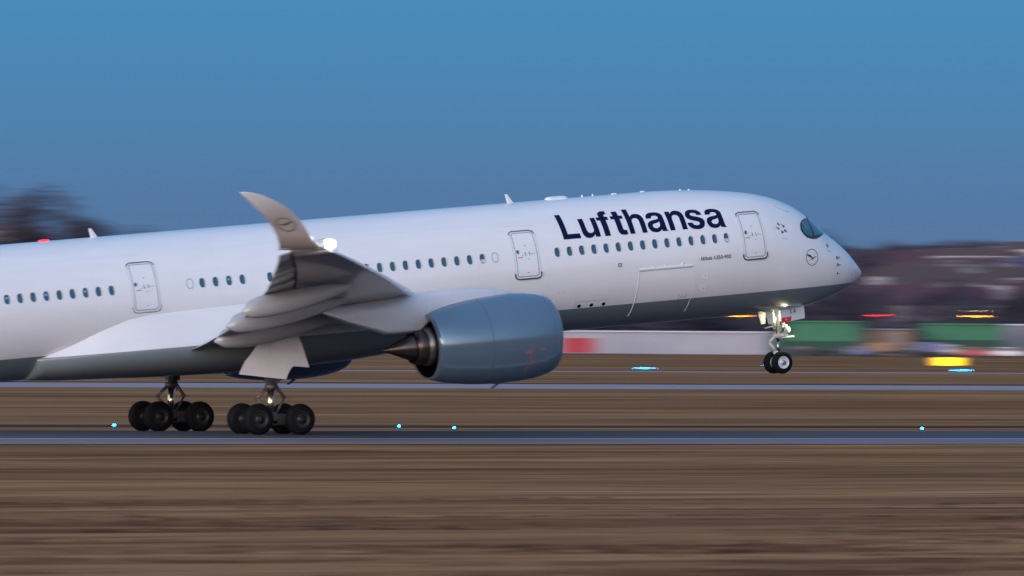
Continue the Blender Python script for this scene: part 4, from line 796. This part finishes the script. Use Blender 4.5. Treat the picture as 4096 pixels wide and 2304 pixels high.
def car(px, D, lab, m, s_=1.0, g=None):
    e = place('parked_car', px, D, lab, 'car', g); P_ = [(-2.1, .35), (2.1, .35), (2.15, .75), (1.25, .92), (.6, 1.42), (-1.1, 1.46), (-1.9, .95), (-2.15, .85)]; n = len(P_)
    b = MB(); b.add([(x*s_, -.85, z*s_) for x, z in P_]+[(x*s_, .85, z*s_) for x, z in P_], [tuple(range(n)), tuple(range(2*n-1, n-1, -1))]+[(i, (i+1) % n, (i+1) % n+n, i+n) for i in range(n)], m, False); bd = b.put('body', e)
    pbox(e, 'side_window', (-1.3*s_, -.875, .95*s_), (.75*s_, -.855, 1.33*s_), B['wglass'])
    for x in (-1.35, 1.35):
        b = MB(); b.lathe([(-.1, .32), (.1, .33), (.11, .16)], (x*s_, -.82, .32), (0, 1, 0), M['tyre'], 14); b.put('wheel', e)
truck(3740, 1096, 'blue and white truck parked in front of the right green hall', B['white'], B['vblue'], .8)
truck(3540, 1098, 'dark truck with a tan box parked before the tan shed', B['dark'], B['tan'], .75)
truck(3300, 1099, 'dark truck parked at the foot of the left green hall', B['dark'], B['dgreen'], .6)
for px, m, l in ((3905, 'vred', 'red car parked below the right green hall'), (3640, 'dark', 'dark car parked between the two trucks'), (4035, 'white', 'white car parked at the right edge of the apron'), (3440, 'vblue', 'dark blue car parked between the left green hall and the truck with the tan box'), (3210, 'dark', 'dark car parked just right of the nose gear')): car(px, 1092, l, B[m])
for px, D, l in ((1640, 1100, 'reddish brown earth bank seen between the exhaust cone and the belly'),):
    e = place('earth_bank', px, D, l, 'bank'); b = MB(); b.loft([[(x, -6, -1) for x in (-9, -5, 0, 6, 10)], [(x, -3, z) for x, z in ((-9, -.5), (-5, .6), (0, .9), (6, .7), (10, -.4))], [(x, 2, z) for x, z in ((-9, -.5), (-5, .9), (0, 1.2), (6, 1.0), (10, -.4))], [(x, 8, -1) for x in (-9, -5, 0, 6, 10)]], pmat('red earth', (.30, .12, .07), .9), closed=False); b.put('earth', e)

# wooded hillside with houses
roofs = [pmat('red tiled roof', (.075, .030, .042), .8, noise=.3), pmat('dark slate roof', (.022, .034, .075), .7, noise=.2), pmat('brown roof', (.085, .05, .045), .8, noise=.2)]
walls = [pmat('cream render', (.29, .265, .29), .8, noise=.1), pmat('white render', (.44, .43, .52), .8, noise=.1), pmat('ochre render', (.20, .155, .14), .8, noise=.1), pmat('grey render', (.10, .10, .14), .8, noise=.1)]
def house(name, w, d, h, rf, wm, rm, nx, nz):
    e = bpy.data.objects.new(name, None); b = MB(); b.box((-w/2, -d/2, -3), (w/2, d/2, h), wm); parts = [('wall', b.mesh('wall'))]
    b = MB(); o = .4; A_ = [(-w/2-o, -d/2-o, h), (w/2+o, -d/2-o, h), (w/2+o, d/2+o, h), (-w/2-o, d/2+o, h), (-w/2-o, 0, h+rf), (w/2+o, 0, h+rf)]
    b.add(A_, [(0, 1, 5, 4), (2, 3, 4, 5), (1, 2, 5), (3, 0, 4), (0, 3, 2, 1)], rm, False); parts.append(('roof', b.mesh('roof')))
    b = MB(); b.box((w*.2, .3, h+rf*.3), (w*.2+.6, .9, h+rf+.6), wm); parts.append(('chimney', b.mesh('chimney')))
    b = MB(); b.box((-.55, -.06, 0), (.55, 0, 1.3), B['wglass']); wmsh = b.mesh('window'); wins = []
    for i in range(nx):
        for j in range(nz): wins.append((-w/2+w*(i+.5)/nx, -d/2-.01, 1.0+j*2.8))
    return parts, wmsh, wins
protos = [house('h', 11, 9, 5.6, 3.2, walls[0], roofs[0], 4, 2), house('h', 12, 9, 5.4, 2.6, walls[1], roofs[1], 4, 2), house('h', 9, 8, 5.2, 3.4, walls[3], roofs[0], 3, 2), house('h', 22, 10, 8.6, 2.2, walls[1], roofs[2], 7, 3), house('h', 13, 9, 5.6, 2.8, walls[2], roofs[1], 4, 2)]
hl = ['cream house with a red tiled roof on the hillside', 'white house with a dark slate roof on the hillside', 'small grey house with a red roof on the hillside', 'long white apartment house on the hillside', 'ochre house with a dark roof on the hillside']
hn = ['house', 'house', 'house', 'apartment_house', 'house']
def put_house(k, px, D, dz=0., lab=None, s_=1.0, grp=True):
    parts, wmsh, wins = protos[k]; p = spot(px, D, dz); e = bpy.data.objects.new(hn[k], None); col.objects.link(e); e.location = p; e.rotation_euler = (0, 0, face_cam(p)+rng.uniform(-.5, .5)); e.scale = (s_,)*3
    e['label'] = lab or hl[k]; e['category'] = 'house'
    if grp: e['group'] = 'houses on the hill: '+hl[k].split(' on the')[0]
    for nm, me in parts: o = bpy.data.objects.new(nm, me); col.objects.link(o); o.parent = e
    for w_ in wins: o = bpy.data.objects.new('window', wmsh); col.objects.link(o); o.parent = e; o.location = w_
for i in range(92):
    D = 1450+1000*((i+.5)/92)**.9; px = (3680+rng.random()*480) if i % 5 else (3500+rng.random()*620)
    put_house(rng.choice((0, 0, 1, 1, 2, 3, 4)), px, D)
# woods: dark leafless crowns, one mass on the slope and single trees that stand out
bark = pmat('dark winter bark', (.030, .024, .028), .9, noise=.3, spec=0.); twig = pmat('winter twigs', (.075, .068, .090), .9, noise=.3, nscale=.2, spec=0.)  # twig colour lightened and blued in place of distance haze
def crown_pts(r, n, rx, ry, rz, cz_, sz, b, mt):
    vs, fs = [], []
    cl = [(r.uniform(-.75, .75), r.uniform(-.75, .75), r.uniform(-.7, .8), r.uniform(.25, .5)) for _ in range(14)]
    for _ in range(n):
        cx, cy, cc, cr = r.choice(cl); v = Vector((r.gauss(0, 1), r.gauss(0, 1), r.gauss(0, 1))).normalized()*cr*r.random()**.4; p = Vector(((cx+v.x)*rx, (cy+v.y)*ry, cz_+(cc+v.z)*rz))
        d = Vector((r.gauss(0, 1), r.gauss(0, 1), r.gauss(.6, 1))).normalized()*sz*r.uniform(.6, 1.5); s_ = d.cross(Vector((r.gauss(0, 1), r.gauss(0, 1), r.gauss(0, 1)))).normalized()*sz*.20; k = len(vs); vs += [p-s_, p+s_, p+d]; fs.append((k, k+1, k+2))
    b.add(vs, fs, mt, False)
def tree_proto(seed, H):
    r = random.Random(seed); b = MB(); b.lathe([(-1, .035*H), (0, .030*H), (.35*H, .018*H), (.7*H, .008*H)], (0, 0, 0), (0, 0, 1), bark, 8)
    for k in range(9):
        a = r.uniform(0, 6.28); z = H*r.uniform(.28, .6); L = H*r.uniform(.22, .38); b.tube((0, 0, z), (math.cos(a)*L*.75, math.sin(a)*L*.75, z+L*.8), .010*H, bark, .003*H, 6)
    tr = b.mesh('trunk'); b = MB(); crown_pts(r, 1500, H*.34, H*.34, H*.36, H*.62, H*.045, b, twig); return tr, b.mesh('crown')
TP = [tree_proto(k, 10) for k in range(3)]
def tree(px, D, H, lab, grp=None, dz=0., wide=1.0):
    p = spot(px, D, dz); e = bpy.data.objects.new('bare_tree', None); col.objects.link(e); e.location = p; e.scale = (H/10*wide, H/10*wide, H/10); e.rotation_euler = (0, 0, rng.random()*6); e['label'] = lab; e['category'] = 'tree'
    if grp: e['group'] = grp
    for nm, me in zip(('trunk', 'crown'), rng.choice(TP)): o = bpy.data.objects.new(nm, me); col.objects.link(o); o.parent = e
def th(px, y, D): q = spot(px, D); return 4.5+(1336.8+(px-2048)*.0065-y)*D/33571-q.z
tree(150, 1420, th(150, 752, 1420), 'tallest bare tree above the rear fuselage at the left', wide=1.0)
tree(40, 1450, th(40, 805, 1450), 'bare tree at the left edge behind the rear fuselage', wide=1.0); tree(255, 1480, th(255, 850, 1480), 'bare tree right of the tallest one at the left')
tree(420, 1430, th(420, 842, 1430), 'bare tree behind the rear blade aerial', wide=.95); tree(335, 1500, th(335, 895, 1500), 'low bare tree between the two taller ones at the left')
b = MB(); r = random.Random(11)
for i in range(520):
    px = r.uniform(-200, 4400); D = r.uniform(1210, 3000); p = spot(px, D)
    if px > 3500 and r.random() < .62: continue
    if px < 1700 and D > 1500: continue
    cr = r.uniform(3.5, 7); hgt = r.uniform(6, 10)*(.7 if px > 3300 else 1); vs, fs = [], []
    for _ in range(150):
        v = Vector((r.gauss(0, 1), r.gauss(0, 1), r.gauss(0, .6))).normalized()*r.random()**.4; q = p+Vector((v.x*cr, v.y*cr, hgt*.5+v.z*hgt*.5)); d = Vector((r.gauss(0, 1), r.gauss(0, 1), r.gauss(.5, 1))).normalized()*1.5; s_ = d.cross(Vector((r.gauss(0, 1), r.gauss(0, 1), 1))).normalized()*.75; k = len(vs); vs += [q-s_, q+s_, q+d]; fs.append((k, k+1, k+2))
    b.add(vs, fs, twig, False)
b.put('hillside_woodland', kind='stuff', label='dark leafless woodland covering the slope behind the airfield')
for i in range(26): tree(3320+rng.random()*850, 1230+rng.random()*350, 6+rng.random()*5, 'dark bare tree among the first houses of the hillside', 'bare trees below the hillside houses')
# tall pale building far behind the trees at the left
e = place('office_building', 20, 2900, 'pale building with banded floors at the left edge above the rear fuselage', 'building'); k = MPX(2900); z0 = spot(20, 2900).z
zz = lambda y: 4.5+(1336.8+(20-2048)*.0065-y)*k-z0
pbox(e, 'wall', (-14, .4, -3), (11.5, 18, zz(905)), B['dark'])
for ya, yb in ((903, 913), (924, 942), (951, 968), (978, 996), (1006, 1024)): pbox(e, 'floor_band', (-14.3, -.4, zz(yb)), (11.8, .38, zz(ya)), walls[0])
for i in range(9):
    for yb in (922, 949, 976, 1004): pbox(e, 'window', (-13.5+i*2.8, .2, zz(yb)+.02), (-11.2+i*2.8, .38, zz(yb-9)-.02), B['wglass'])
